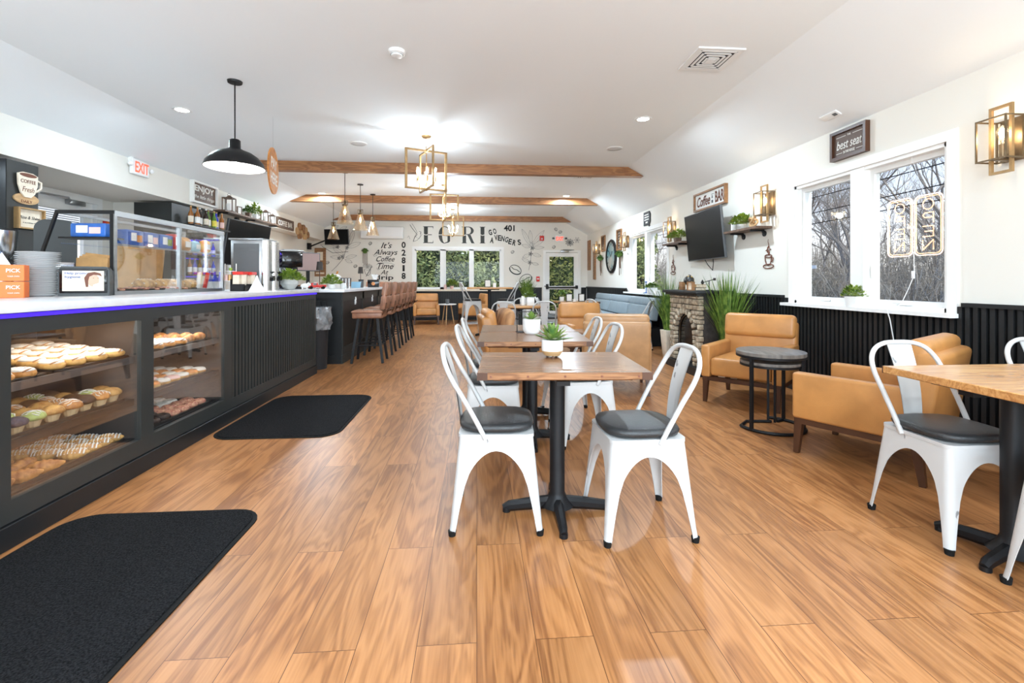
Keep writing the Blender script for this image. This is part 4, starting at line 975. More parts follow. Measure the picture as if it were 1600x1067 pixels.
RW = {'R': (XR, -PI/2), 'L': (XS, PI/2), 'B': (YB, 0)}
def wall_thing(name, label, cat, wall, u, z, off=0, group=None, rz=None):
    f, a = RW[wall]
    loc = {'R': (f-off, u, z), 'L': (f+off, u, z), 'B': (u, f-off, z)}[wall]
    return thing(name, label, cat, loc, a if rz is None else rz, group)
def sconce():
    t = thing('wall_sconce', 'x', 'wall lamp')
    M().box((0, -.012, 0), (.125, .024, .27), bev=.003).put('backplate', 'bronze', t)
    M().box((0, -.05, -.105), (.03, .06, .02)).cyl((0, -.085, -.115), (0, -.085, -.03), .016, n=12).put('lamp_holder', 'bronze', t)
    b = M(); w_ = .009
    for x in (-.085, .085):
        for y in (-.165, -.02): b.box((x, y, 0), (w_, w_, .27))
        for z in (-.13, .13): b.box((x, -.09, z), (w_, .15, w_))
    for z in (-.13, .13):
        for y in (-.165, -.02): b.box((0, y, z), (.17, w_, w_))
    b.box((0, -.09, -.13), (.03, .15, .008)); b.put('inner_cage', 'bronze', t)
    M().frame(-.066, .066, -.215, .215, -.10, -.082, .016).put('outer_frame', 'gold_paint', t)
    bulb(t, (0, -.085, -.03), .030, .12); return t
scn = Proto(sconce)
for (y, lb) in [(2.715, 'brass wall sconce nearest us at the right of the big window'), (5.16, 'brass wall sconce to the right of the shelf with the rope knot'), (7.82, 'brass wall sconce above the shelf left of the wall television'), (10.28, 'brass wall sconce right of the round clock'), (12.74, 'farthest brass wall sconce left of the round clock')]:
    scn((XR, y, 2.055), -PI/2, lb, 'brass wall sconces'); light('sconce_glow', 'POINT', (XR-.12, y-.0, 2.09), 3.2, WARM, .03)

# ================================================================== CEILING FITTINGS
def vent(lb, x, y, s=.40):
    t = thing('ceiling_vent', lb, 'vent', (x, y, ZC)); b = M(); h = s/2
    def ring(a, c, z0, z1): b.bx(-a, a, -a, -c, z0, z1); b.bx(-a, a, c, a, z0, z1); b.bx(-a, -c, -c, c, z0, z1); b.bx(c, a, -c, c, z0, z1)
    ring(h, h-.04, -.012, 0); b.put('frame', 'plastic_white', t); b = M(); M().bx(-h+.04, h-.04, -h+.04, h-.04, -.003, -.001).put('duct', 'ink', t)
    for k in range(4):
        a = h-.048-k*.034
        for q in range(4):
            c, s_ = math.cos(q*PI/2), math.sin(q*PI/2)
            b.box((a*c, a*s_, -.012-.001*k), (.022, 2*a-.01, .003), (0, 0, q*PI/2))
    b.bx(-.035, .035, -.035, .035, -.018, -.014); b.put('louvres', 'plastic_white', t)
vent('square white ceiling vent near the top right of the room', 2.0, 3.87); vent('square white ceiling vent between the first two beams', 1.96, 8.33, .36); vent('square white ceiling vent at the left between the first two beams', -2.55, 8.1, .3)
t = thing('ceiling_sensor', 'small flat white fitting on the sloping ceiling above the best seat sign', 'ceiling fitting', (3.237, 4.056, 2.682)); t.rotation_euler = (0, math.atan(.535), 0); M().box((0, 0, -.006), (.07, .20, .014), bev=.004).put('cover', 'plastic_white', t); M().box((0, -.06, -.014), (.03, .04, .006)).put('lens_window', 'plastic_grey', t)
t = thing('smoke_detector', 'white round smoke detector on the near ceiling', 'smoke detector', (-.66, 3.93, ZC)); M().lathe([(.02, -.05), (.045, -.045), (.05, -.03), (.065, -.025), (.07, 0), (.01, 0)], n=28).put('detector_body', 'plastic_white', t); M().lathe([(.03, -.036), (.051, -.036), (.051, -.034), (.03, -.034)], n=24, cap=False).put('grille', 'plastic_grey', t)
spk = Proto(lambda: (lambda t: (M().lathe([(.01, -.004), (.095, -.006), (.105, 0), (.01, 0)], n=32).put('grille', mat('speaker_mesh', (.70, .70, .70), .6, noise=.1, nscale=200), t), M().lathe([(.10, -.009), (.112, -.006), (.115, 0), (.10, 0)], n=32, cap=False).put('rim', 'plastic_white', t), t)[-1])(thing('ceiling_speaker', 'x', 'speaker')))
spk((1.97, 6.57, ZC), 0, 'round white ceiling speaker right of the nearest chandelier', 'ceiling speakers'); spk((-1.63, 6.6, ZC), 0, 'round white ceiling speaker left of the nearest chandelier', 'ceiling speakers')

# ================================================================== PLANTS
def leafy(b, c, r, h, n, ls=.02, seed=1, flat=.5):
    q = random.Random(seed)
    for i in range(n):
        a = q.uniform(0, 2*PI); u = q.random()**.5; z = h*(1-u*u)*q.uniform(.55, 1.05)+h*.12; d = Vector((math.cos(a), math.sin(a), .35+.9*(1-u))).normalized()
        p = Vector(c)+Vector((r*u*math.cos(a), r*u*math.sin(a), z)); s_ = ls*q.uniform(.7, 1.3); sd = d.cross(Vector((0, 0, 1)))
        if sd.length < .01: sd = Vector((1, 0, 0))
        sd.normalize(); sd = (sd+Vector((0, 0, q.uniform(-.5, .5)))).normalized(); up = sd.cross(d).normalized()*s_*.15
        b.face([p, p+d*s_*.5+sd*s_*flat-up, p+d*s_*1.25, p+d*s_*.5-sd*s_*flat-up])
        if i % 4 == 0: b.tube([Vector(c), (Vector(c)+p)/2+Vector((0, 0, h*.1)), p], .0012, 3, caps=False)
    return b
def potted(name, lb, loc, pot, potmat, r, h, n, ls, leaf='bright_leaf', soil=None, seed=1, cat='plant', rz=0):
    t = thing(name, lb, cat, loc, rz); pot(t, potmat); leafy(M(), (0, 0, soil or .08), r, h, n, ls, seed).put('foliage', leaf, t, ang=0, fixn=False); return t
def cube_pot(s, h, taper=.85):
    def f(t, m):
        M().box((0, 0, h/2), (s, s, h), bev=.004, taper=taper).put('pot', m, t); M().box((0, 0, h+.001), (s-.012, s-.012, .004)).put('soil', 'cocoa', t)
    return f
def round_pot(r, h, rb=.75, flute=0):
    def f(t, m):
        M().lathe([(.003, 0), (r*rb*.8, 0), (r*rb, h*.06), (r, h*.55), (r*.96, h), (r*.88, h), (r*.88, h*.9), (.003, h*.9)], n=48 if flute else 28, mod=(lambda a, z: 1+.018*math.cos(24*a)) if flute else None).put('pot', m, t)
        M().lathe([(.001, h*.9), (r*.87, h*.91)], n=24).put('soil', 'cocoa', t)
    return f
def succulent(name, lb, loc, r, h, pr, ph, n, L, seed, legs=False, leafm='succulent'):
    t = thing(name, lb, 'plant', loc); z0 = .012 if legs else 0
    M().lathe([(.003, z0), (pr*.72, z0), (pr*.86, z0+ph*.12), (pr, z0+ph*.3), (pr, z0+ph), (pr*.92, z0+ph), (pr*.92, z0+ph*.9), (.003, z0+ph*.9)], n=96, mod=lambda a, z: 1+(.012*math.cos(32*a) if z > z0+ph*.25 else 0)).put('pot', 'ceramic', t, ang=60)
    if legs:
        M().lathe([(pr*.73, z0-.001), (pr*.875, z0+ph*.12), (pr*1.006, z0+ph*.28), (pr*1.006, z0+ph*.30), (pr*.99, z0+ph*.30)], n=48).put('tan_base', 'wood_pale', t)
        for k in range(3): M().cyl((pr*.5*math.cos(k*2.09+.5), pr*.5*math.sin(k*2.09+.5), 0), (pr*.5*math.cos(k*2.09+.5), pr*.5*math.sin(k*2.09+.5), z0+.002), .007, n=8).put('foot', 'dark_walnut', t)
    q = random.Random(seed); b = M()
    for i in range(n):
        ring = i/n; a = i*2.399+q.uniform(-.1, .1); el = .25+1.15*ring; l = L*(1-.35*ring)
        d = Vector((math.cos(a)*math.cos(el), math.sin(a)*math.cos(el), math.sin(el))); p0 = Vector((0, 0, z0+ph*.92+.012*ring))
        sd = Vector((-math.sin(a), math.cos(a), 0)); P = []
        for k in range(5):
            u = k/4; c = p0+d*l*u+Vector((0, 0, -.25*l*u*u*(1-ring)+.12*l*u*u)); wv = L*.125*[.7, 1, 1.0, .7, .02][k]; nn = sd.cross(d).normalized()*wv*.35
            P.append((c+sd*wv, c-nn, c-sd*wv, c+nn*1.2))
        V = [[b.bm.verts.new(x) for x in row] for row in P]
        for A, B_ in zip(V, V[1:]):
            for j in range(4): b.bm.faces.new((A[j], A[(j+1) % 4], B_[(j+1) % 4], B_[j]))
    b.put('leaves', leafm, t, ang=60); return t
TT = .755
succulent('potted_succulent', 'pointed green succulent in a footed white pot on the nearest centre table', (.40, 2.46, TT), .06, .1, .056, .082, 26, .12, 3, True)
succulent('potted_succulent', 'green succulent in a ribbed white pot on the pushed-together tables', (.42, 3.57, TT), .06, .1, .068, .115, 16, .085, 8, False, 'grass_leaf')
t = thing('menu_holder', 'black-framed clear menu holder behind the ribbed succulent pot', 'menu holder', (.385, 3.70, TT), .12); M().frame(-.07, .07, 0, .165, -.004, .004, .006).bx(-.07, .07, -.05, .05, 0, .005).put('frame', 'black_metal', t); M().bx(-.064, .064, -.002, .002, .006, .159).put('clear_sleeve', 'clear_glass', t)
b = M()
q = random.Random(4)
def grass_plant(lb, loc, pr, ph, n, h, sp, seed, potm='ceramic', shape='round', leafm='grass_leaf'):
    t = thing('ornamental_grass', lb, 'plant', loc); q = random.Random(seed)
    if shape == 'round': M().lathe([(.003, 0), (pr*.7, 0), (pr, ph), (pr*.9, ph), (pr*.88, ph-.03), (.003, ph-.03)], n=28).put('pot', potm, t)
    else: M().box((0, 0, ph/2), (pr*2, pr*2, ph), bev=.006, taper=.7).put('pot', potm, t)
    b = M()
    for i in range(n):
        a = q.uniform(0, 2*PI); r0 = pr*.75*math.sqrt(q.random()); ln = h*q.uniform(.55, 1); le = sp*q.uniform(.05, 1)**1.3; w_ = .0062*q.uniform(.7, 1.4); sd = Vector((-math.sin(a+q.uniform(-1, 1)), math.cos(a), 0))
        P = []
        for k in range(5):
            u = k/4; P.append(Vector((r0*math.cos(a)+le*u**1.7*math.cos(a), r0*math.sin(a)+le*u**1.7*math.sin(a), ph-.03+ln*u-.22*le*u**3)))
        V = [[b.bm.verts.new(p+sd*w_*[1, 1, .9, .6, .05][k]*s_) for s_ in (1, -1)] for k, p in enumerate(P)]
        for A, B_ in zip(V, V[1:]): b.bm.faces.new((A[0], A[1], B_[1], B_[0]))
    b.put('blades', leafm, t, ang=0, fixn=False); return t
grass_plant('tall ornamental grass in a cream planter left of the stone fireplace', (2.93, 6.92, 0), .11, .42, 190, .98, .38, 5, 'cream_paper', 'sq')
grass_plant('tall ornamental grass right of the stone fireplace behind the armchair', (2.98, 5.36, 0), .11, .40, 420, .95, .33, 6, 'cream_paper', 'sq')
grass_plant('bright green grass in a white pot against the end wall by the door', (1.42, 13.3, 0), .15, .66, 300, .72, .28, 7, 'ceramic')

# ================================================================== FIREPLACE (on the right wall)
FX, FY = 2.70, 5.93
t = thing('stone_fireplace', 'stone electric fireplace with arched opening and black mantel', 'fireplace', (FX, FY, 0), -PI/2)
mat('stone', (.56, .47, .34), .85, noise=.5, nscale=14, ncol=(.22, .17, .12), bump=.8, bscale=26, detail=8)
mat('dark_stone', (.07, .06, .055), .7, noise=.5, nscale=12, bump=.5, bscale=26)
W_, HT = .86, .98; hw_ = .25; hz = .48
b = M(); b.bx(-W_/2+.02, W_/2-.02, .12, .40, 0, HT); b.bx(-W_/2+.02, -hw_-.03, .03, .12, .10, HT); b.bx(hw_+.03, W_/2-.02, .03, .12, .10, HT); b.bx(-hw_-.02, hw_+.02, .03, .12, hz+.30, HT); b.put('body', 'dark_stone', t, ang=0)
b = M(); q = random.Random(21)
z = .11
while z < HT-.03:
    hh = q.uniform(.045, .08); hh = min(hh, HT-z)
    x = -W_/2
    while x < W_/2-.02:
        ww = q.uniform(.07, .15); ww = min(ww, W_/2-x); cx_ = x+ww/2; top_ = hz+math.sqrt(max(0, (hw_+.055)**2-cx_**2)) if abs(cx_) < hw_+.055 else 0
        if not (abs(cx_) < hw_+.03+ww*.45 and z+hh*.5 < (hz+.03+math.sqrt(max(0, (hw_+.06)**2-min(abs(cx_), hw_+.03)**2)))):
            b.box((cx_, .03+q.uniform(-.012, .008), z+hh/2), (ww-.006, .07, hh-.006), (q.uniform(-.03, .03), 0, q.uniform(-.04, .04)), bev=.012, seg=2)
        x += ww
    z += hh
for k in range(11):
    a = PI*(k+.5)/11; b.box(((hw_+.045)*math.cos(a), .018, hz+(hw_+.045)*math.sin(a)), (.075, .06, .055), (0, -a, 0), bev=.010, seg=2)
for s_ in (1, -1):
    for k in range(7): b.box((s_*(hw_+.045), .018, .13+k*.055), (.06, .06, .05), bev=.01, seg=2)
b.put('stone_facing', 'stone', t, ang=30)
M().prism([(-W_/2-.03, .0), (W_/2+.03, 0), (W_/2+.03, .10), (-W_/2-.03, .10)], -.05, .40, 'xz').put('hearth_base', 'black_panel', t)
M().box((0, .17, HT+.045), (W_+.16, .50, .04), bev=.006).box((0, .17, HT+.015), (W_+.08, .44, .03), bev=.004).put('mantel', 'black_panel', t)
pl = [(-hw_+.005, .11), (hw_-.005, .11)]+arc(0, hz, hw_-.005, 0, PI, 16)
M().prism(pl, .065, .075, 'xz').put('fire_glass', 'black_gloss', t)
M().tube([(-hw_+.006, .055, .11), (-hw_+.006, .055, hz)]+[(x, .055, z_) for x, z_ in arc(0, hz, hw_-.006, PI, 0, 16)]+[(hw_-.006, .055, .11)], .006, 5).put('glass_trim', 'bronze', t)
MZ = HT+.065
def onm(y, x=2.82): return (x, y, MZ)
tag(M().box((0, 0, .055), (.05, .10, .11), bev=.004).put('wooden_block', 'wood_mid', None), 'square wooden block at the left end of the mantel', 'ornament').location = onm(6.24)
t = thing('desk_globe', 'small dark and gold globe on the fireplace mantel', 'globe', onm(6.03), .6); M().lathe([(.002, 0), (.045, 0), (.045, .008), (.01, .015), (.006, .05)], n=20).put('base', 'black_metal', t); M().tube([(.078*math.cos(a), 0, .125+.078*math.sin(a)) for a in [-PI/2+k*PI*1.05/14 for k in range(15)]], .004, 6).put('meridian_arm', 'black_metal', t)
mat('globe_map', (.02, .02, .02), .35, noise=0, nscale=14, ncol=(.45, .30, .10), ramp=(.42, .46)); M().ball((0, 0, .125), .068, 24, 16).put('globe_ball', 'globe_map', t)
for k, (c, lb) in enumerate([('dark_fabric', 'dark book at the bottom of the small stack on the mantel'), ('kraft', 'brown book on top of the small stack on the mantel')]):
    t = thing('book', lb, 'book', onm(5.78, 2.80)[:2]+(MZ+k*.04,), .05*k, 'books on the mantel'); M().bx(-.07, .07, -.12, .12, 0, .004).bx(-.07, .07, -.12, .12, .032, .036).bx(-.07, -.066, -.12, .12, 0, .036).put('cover', c, t); M().bx(-.066, .066, -.115, .115, .004, .032).put('pages', 'cream_paper', t)
t = thing('shadow_box_sign', 'small wooden box sign on the mantel', 'sign', onm(5.64, 2.66), -PI/2); M().frame(-.07, .07, 0, .11, -.02, .02, .012).put('frame', 'wood_mid', t); M().bx(-.058, .058, -.005, .01, .012, .098).put('sign_face', 'cream_paper', t)
t = thing('metal_arrow', 'black metal arrow ornament on the mantel behind the grass', 'ornament', onm(5.55, 2.85), -PI/2); M().cyl((-.16, 0, .10), (.13, 0, .14), .005, n=8).box((-.17, 0, .10), (.05, .01, .05), (0, .8, 0)).box((.13, 0, .14), (.05, .008, .03)).put('arrow', 'black_metal', t); M().cyl((0, 0, 0), (0, 0, .12), .006, n=8).cyl((0, 0, 0), (0, 0, .01), .04, n=16).put('stand', 'black_metal', t)

# ================================================================== RIGHT WALL
t = wall_thing('wall_television', 'large black television on a tilted bracket above the fireplace', 'television', 'R', 6.50, 1.82)
r_ = (.10, 0, -.06)
M().box((0, -.14, 0), (1.22, .035, .70), r_, bev=.006).put('housing', 'plastic_grey', t); M().box((0, -.159, .002), (1.195, .003, .675), r_).put('screen', 'screen_off', t)
M().box((0, -.012, 0), (.3, .024, .3)).box((0, -.07, .0), (.06, .12, .06)).put('wall_bracket', 'black_metal', t)
M().tube([(-.05, -.11, -.33), (-.06, -.05, -.42), (.0, -.01, -.50), (.12, -.06, -.40), (.2, -.11, -.33)], .005, 6).put('power_cable', 'black_rubber', t)
def wshelf(lb, y0, y1, z, wall='R', d=.20, nb=2):
    t = wall_thing('wall_shelf', lb, 'shelf', wall, (y0+y1)/2, z); w_ = (y1-y0)/2
    M().bx(-w_, w_, -d, 0, -.028, 0, bev=.002, seg=1).put('board', 'wood_rustic', t)
    for k in range(nb):
        x = -w_+.14+(2*w_-.28)*k/max(1, nb-1); M().cyl((x, -.01, -.04), (x, -d+.02, -.04), .012, n=10).cyl((x, 0, -.075), (x, -.012, -.075), .035, n=14).cyl((x, -.012, -.075), (x, -.03, -.045), .012, n=10).put('pipe_bracket', 'black_metal', t)
    return t
wshelf('rustic wood shelf right of the television holding a plant and rope knot', 5.15, 5.86, 1.80); wshelf('rustic wood shelf left of the television holding a small plant', 7.12, 7.86, 1.80)
potted('potted_plant', 'leafy green plant on the shelf right of the television', (3.30, 5.60, 1.80), round_pot(.06, .07), 'concrete', .13, .12, 260, .034, soil=.06, seed=3)
potted('potted_plant', 'leafy green plant on the shelf left of the television', (3.29, 7.45, 1.80), cube_pot(.10, .07), 'wood_rustic', .15, .13, 260, .034, soil=.06, seed=4)
t = thing('rope_knot', 'tan wooden knot ornament on the shelf right of the television', 'ornament', (3.28, 5.33, 1.80), 1.3)
M().tube([((.045+.03*math.cos(3*a))*math.cos(2*a)*1.3, (.028)*math.sin(3*a), .075+(.045+.022*math.cos(3*a))*math.sin(2*a)) for a in [2*PI*k/72 for k in range(72)]], .013, 8, closed=True).put('knot', 'wood_pale', t)
tag(M().box((3.31, 5.78, 1.86), (.09, .022, .12), bev=.002).put('small_book', 'paper_white', None), 'small white book standing at the left of the right-hand wall shelf', 'book')
def sign(name, lb, wall, u, z, w_, h_, d, frame, face, fw, off=0, group=None, rz=None, loc=None):
    t = wall_thing(name, lb, 'sign', wall, u, z, off, group, rz)
    if loc: t.location = loc
    M().frame(-w_/2, w_/2, -h_/2, h_/2, -d, 0, fw).put('frame', frame, t); M().bx(-w_/2+fw, w_/2-fw, -d*.45, -.002, -h_/2+fw, h_/2-fw).put('sign_board', face, t); return t
mat('brown_board', (.13, .085, .065), .6, noise=.2)
t = sign('framed_sign', 'brown framed sign above the big window about the best seat', 'R', 4.01, 2.425, .41, .27, .045, 'dark_walnut', 'brown_board', .028)
M().text('best seat', .1, (0, -.022, .0), w=.29, h=.085, bold=.008, shear=.25).text('THE', .03, (0, -.022, .075), w=.04, bold=.01).text('IN THE HOUSE', .03, (0, -.022, -.075), w=.13, h=.026, bold=.01).bx(-.15, -.04, -.023, -.02, .072, .076).bx(.04, .15, -.023, -.02, .072, .076).bx(-.15, -.08, -.023, -.02, -.077, -.073).bx(.08, .15, -.023, -.02, -.077, -.073).put('lettering', 'off_white_ink', t, ang=0)
t = sign('framed_sign', 'white Coffee Bar sign in a brown frame above the television', 'R', 6.56, 2.36, .92, .27, .05, 'wood_mid', 'paper_white', .025)
M().text('Coffee', .1, (-.18, -.026, .0), w=.40, h=.15, bold=.015, shear=.3).text('BAR', .1, (.28, -.026, 0), w=.24, h=.16, bold=.02).put('lettering', 'brown_ink', t, ang=0)
M().text('&', .05, (.08, -.026, .02), w=.04).bx(.06, .10, -.028, -.022, -.07, -.03).bx(.05, .12, -.028, -.022, .055, .06).put('small_cup_mark', 'thin_ink', t, ang=0)
def cup_art(lb, y, z):
    t = wall_thing('metal_cup_art', lb, 'wall art', 'R', y, z, group='metal coffee cup wall art'); r = .0058; b = M()
    b.tube([(.062*math.cos(a), -.01, .055+.016*math.sin(a)) for a in [2*PI*k/24 for k in range(24)]], r, 6, closed=True)
    b.tube([(-.062, -.01, .05), (-.055, -.01, -.0), (-.032, -.01, -.045), (0, -.01, -.055), (.032, -.01, -.045), (.055, -.01, 0), (.062, -.01, .05)], r, 6)
    b.tube([(.06, -.01, .035), (.09, -.01, .03), (.085, -.01, -.005), (.052, -.01, -.015)], r, 6)
    b.tube([(.095*math.cos(a), -.01, -.065+.024*math.sin(a)) for a in [2*PI*k/24 for k in range(24)]], r, 6, closed=True)
    b.put('cup_outline', 'brown_ink', t)
    b = M(); b.tube([(0+.02*math.sin(k*.9)*(1-k/16), -.01, .07+.013*k) for k in range(15)], [.008-.0004*k for k in range(15)], 6)
    b.tube([(-.03+.018*math.cos(k*.6), -.01, .09+.006*k+.012*math.sin(k*.6)) for k in range(12)], .005, 6).tube([(.03-.018*math.cos(k*.6), -.01, .10+.006*k+.012*math.sin(k*.6)) for k in range(12)], .005, 6); b.put('steam', 'brown_ink', t); return t
cup_art('brown metal coffee cup wall art right of the television', 5.21, 1.40); cup_art('brown metal coffee cup wall art left of the television', 7.86, 1.37)
t = wall_thing('black_sign', 'small black shield-shaped sign with white lettering above the farther window', 'sign', 'R', 9.1, 2.40)
M().prism([(-.17, .15), (.12, .15), (.18, .09), (.18, -.06), (.13, -.11), (.15, -.17), (.06, -.12), (-.17, -.12)], -.02, 0, 'xz').put('sign_board', 'ink', t); M().bx(-.12, .10, -.023, -.02, .08, .10).bx(-.12, .12, -.023, -.02, .03, .055).bx(-.12, .12, -.023, -.02, -.02, .005).bx(-.05, .06, -.023, -.02, -.08, -.045).put('lettering', 'off_white_ink', t)
# clock
t = wall_thing('wall_clock', 'large round dark-rimmed wall clock above the booth', 'clock', 'R', 11.55, 1.79)
b = M(); 
def clk(b, prof, n=48):
    rr = M(); rr.lathe(prof, n=n, cap=False); bmesh.ops.rotate(rr.bm, cent=(0, 0, 0), matrix=Matrix.Rotation(PI/2, 3, 'X'), verts=rr.bm.verts); return rr
clk(None, [(.36, 0), (.42, 0), (.43, .03), (.40, .06), (.36, .05)]).put('rim', 'black_metal', t, ang=60)
mat('clock_face', (.40, .36, .30), .5, ncol=(.10, .24, .26), nscale=2.2, ramp=(.42, .6)); clk(None, [(.001, .02), (.37, .02), (.37, .026), (.001, .026)]).put('dial', 'clock_face', t, ang=0)
b = M()
for k in range(12): a = k*PI/6; b.box((.31*math.sin(a), -.03, .31*math.cos(a)), (.02 if k % 3 else .035, .004, .06), (0, a, 0))
b.put('numerals', 'ink', t); M().box((.05, -.035, .06), (.018, .004, .17), (0, .7, 0)).box((-.08, -.036, .07), (.012, .004, .25), (0, -.8, 0)).put('hands', 'ink', t)
def grille(lb, y, z, w_, h_):
    t = wall_thing('carved_wood_panel', lb, 'wall art', 'R', y, z); M().frame(-w_/2, w_/2, -h_/2, h_/2, -.04, 0, .03).put('frame', 'wood_mid', t); b = M(); q = random.Random(int(y*10))
    for i in range(4):
        for j in range(6):
            x = -w_/2+.05+(w_-.1)*(i+.5)/4; z_ = -h_/2+.05+(h_-.1)*(j+.5)/6; b.tube([(x+.036*math.cos(a), -.02, z_+.04*math.sin(a)) for a in [2*PI*k/10 for k in range(10)]], .007, 4, closed=True)
    b.put('fretwork', 'wood_rustic', t)
grille('square carved wood panel right of the round clock', 10.90, 2.15, .36, .50); grille('smaller carved wood panel left of the round clock', 12.30, 2.18, .34, .42)
for (y, z, w_, h_, lb) in [(13.90, 1.95, .30, .90, 'tall plain wooden board on the right wall closest to the corner'), (13.25, 1.62, .22, .80, 'plain wooden board on the right wall under the farthest sconce')]:
    t = wall_thing('wooden_board', lb, 'wall art', 'R', y, z, group='plain wooden wall boards'); M().bx(-w_/2, w_/2, -.035, 0, -h_/2, h_/2, bev=.003, seg=1).put('board', 'wood_mid', t); M().cyl((0, -.036, h_/2-.03), (0, -.03, h_/2-.03), .006, n=8).put('hanger', 'black_metal', t)
def hanging(lb, loc, rz, seed=1):
    t = thing('hanging_wall_planter', lb, 'plant', loc, rz); leafy(M(), (0, -.07, -.01), .085, .09, 150, .03, seed).ball((0, -.07, .0), (.07, .07, .06), 12, 8).put('foliage', 'leaf', t, ang=0, fixn=False); M().box((0, -.02, 0), (.06, .04, .05)).put('wall_cup', 'dark_fabric', t); b = M(); q = random.Random(seed)
    for k in range(5):
        x = -.06+.03*k; b.tube([(x, -.06, -.02), (x*1.1, -.06, -.2), (x*1.05, -.055, -.30-q.uniform(0, .18))], .006, 5)
    b.put('trailing_stems', 'wood_rustic', t)
hanging('green hanging planter with trailing stems left of the round clock', (XR, 12.42, 1.77), -PI/2, 1); hanging('green hanging planter with trailing stems right of the round clock', (XR, 10.72, 1.78), -PI/2, 2)
# window sill plants
potted('potted_plant', 'small leafy plant in a white square pot on the big window sill', (3.355, 3.93, .93), cube_pot(.105, .095, .8), 'plastic_white', .085, .09, 240, .026, soil=.085, seed=7, rz=.3, leaf='bright_leaf')
potted('potted_plant', 'small green plant in a white pot on the farther window sill', (3.345, 8.72, .93), cube_pot(.16, .11, .9), 'plastic_white', .11, .09, 180, .035, soil=.10, seed=8, leaf='grass_leaf')
t = thing('sill_lamp', 'small navy metal stand beside the plant on the farther window sill', 'ornament', (3.34, 9.02, .93)); M().lathe([(.002, 0), (.05, 0), (.05, .01), (.008, .02), (.008, .22), (.002, .22)], n=16).put('base', 'blue_wrap', t); M().cyl((0, .06, .22), (0, -.04, .22), .012, n=8).put('arm', 'blue_wrap', t)
# neon sign hanging in the window, with its glass reflection modelled beside it
ys, zs_ = ax(1393, 318, 3.43), ax(1430, 398, 3.43)
t = thing('neon_open_sign', 'glowing orange neon OPEN sign and its modelled reflection inside the big window', 'sign', (3.43, 3.43, 1.59), -PI/2)
for k, x0 in enumerate((-.232, .008)):  # second panel stands in for the sign's reflection in the glass
    w_ = .222; P = rrect(x0, x0+w_, -.23, .23, .04, 5); M().tube([(x, 0, z) for x, z in P], .0042, 6, closed=True).put('neon_border', 'neon_frame', t)
    P = rrect(x0+.014, x0+w_-.014, -.216, .216, .032, 5); M().tube([(x, 0, z) for x, z in P], .0026, 6, closed=True).put('neon_border', 'neon', t)
    b = M()
    cx_ = x0+w_/2
    def st(pts): b.tube([(cx_-x*.042, -.002, z*1.16) for x, z in pts], .0042, 5)     # mirrored: it reads from the street
    a = .040
    b.tube([(cx_+.042*math.cos(q_), -.002, .158+a*math.sin(q_)) for q_ in [2*PI*j/16 for j in range(16)]], .0036, 5, closed=True)
    st([(-1, .012), (-1, .080), (.6, .080), (1, .064), (.6, .048), (-1, .048)]); st([(1, -.008), (-1, -.008), (-1, -.076), (1, -.076)]); st([(-1, -.042), (.6, -.042)]); st([(-1, -.165), (-1, -.10), (1, -.165), (1, -.10)])
    b.put('neon_letters', 'neon', t)
M().tube([(.0, -.0, -.20), (.01, -.005, -.38), (-.04, -.01, -.5), (-.09, -.012, -.6), (-.10, -.06, -.655)], .003, 5).box((.0, -.005, -.38), (.02, .016, .06), bev=.003).put('power_cord', 'plastic_white', t)
M().tube([(-.06, 0, .20), (-.02, 0, .55)], .0012, 4).tube([(.1, 0, .20), (-.02, 0, .55)], .0012, 4).ball((-.02, 0, .555), .01, 8, 6).put('hanging_thread', 'plastic_white', t)
t = thing('white_cable', 'thin white cable running down the panelling below the neon sign', 'cable', (0, 0, 0)); M().tube([(3.27, 3.50, .928), (3.285, 3.49, .86), (3.345, 3.5, .6), (3.335, 3.48, .35), (3.345, 3.49, .12)], .004, 6).put('cord', 'plastic_white', t)
# red table of the right table: nothing on it in the photograph

# ================================================================== BACK WALL
def bxw(px): return -1.59+(px-662)*.0192
def bzw(py): return 1.156+(440-py)*.01935
t = wall_thing('air_conditioner', 'white wall-mounted air conditioner high on the end wall', 'air conditioner', 'B', -2.79, 2.42); M().bx(-.62, .62, -.20, 0, .0, .36, bev=.03, seg=3).put('housing', 'plastic_white', t); M().bx(-.58, .58, -.205, -.195, .02, .07).put('air_flap', 'paper_white', t)
t = thing('corner_television', 'small black television in the far left corner', 'television', (-3.92, 13.45, 2.41), -.13); M().box((0, 0, 0), (.70, .04, .44), (.12, 0, 0), bev=.006).put('housing', 'plastic_grey', t); M().box((0, -.022, 0), (.67, .004, .41), (.12, 0, 0)).put('screen', 'screen_off', t); M().cyl((-.1, .02, 0), (-.8, .1, -.25), .02, n=8).box((-.84, .1, -.25), (.08, .1, .18)).put('bracket_arm', 'black_metal', t); M().tube([(-.5, .15, -.25), (-.3, .4, -.42), (.1, .55, -.38)], .006, 5).put('cable', 'black_rubber', t)
t = wall_thing('exit_sign', 'white exit sign with red letters above the glass door', 'sign', 'B', 2.53, 2.47); M().box((0, -.02, 0), (.28, .04, .19), bev=.006).put('housing', 'plastic_white', t); M().text('EXIT', .1, (0, -.041, 0), w=.23, h=.12, bold=.02).put('lettering', 'exit_red', t, ang=0); M().ball((-.20, -.03, .01), .035, 10, 8).ball((.20, -.03, .01), .035, 10, 8).cyl((-.2, -.0, 0), (.2, -.0, 0), .008, n=6).put('emergency_lamp', 'plastic_grey', t)
t = wall_thing('fire_alarm', 'red fire alarm strobe on the end wall left of the exit sign', 'alarm', 'B', 1.98, 2.48); M().box((0, -.02, 0), (.13, .04, .15), bev=.006).put('housing', 'red_paint', t); M().box((.0, -.045, -.02), (.04, .02, .05), bev=.004).put('strobe', 'plastic_white', t)
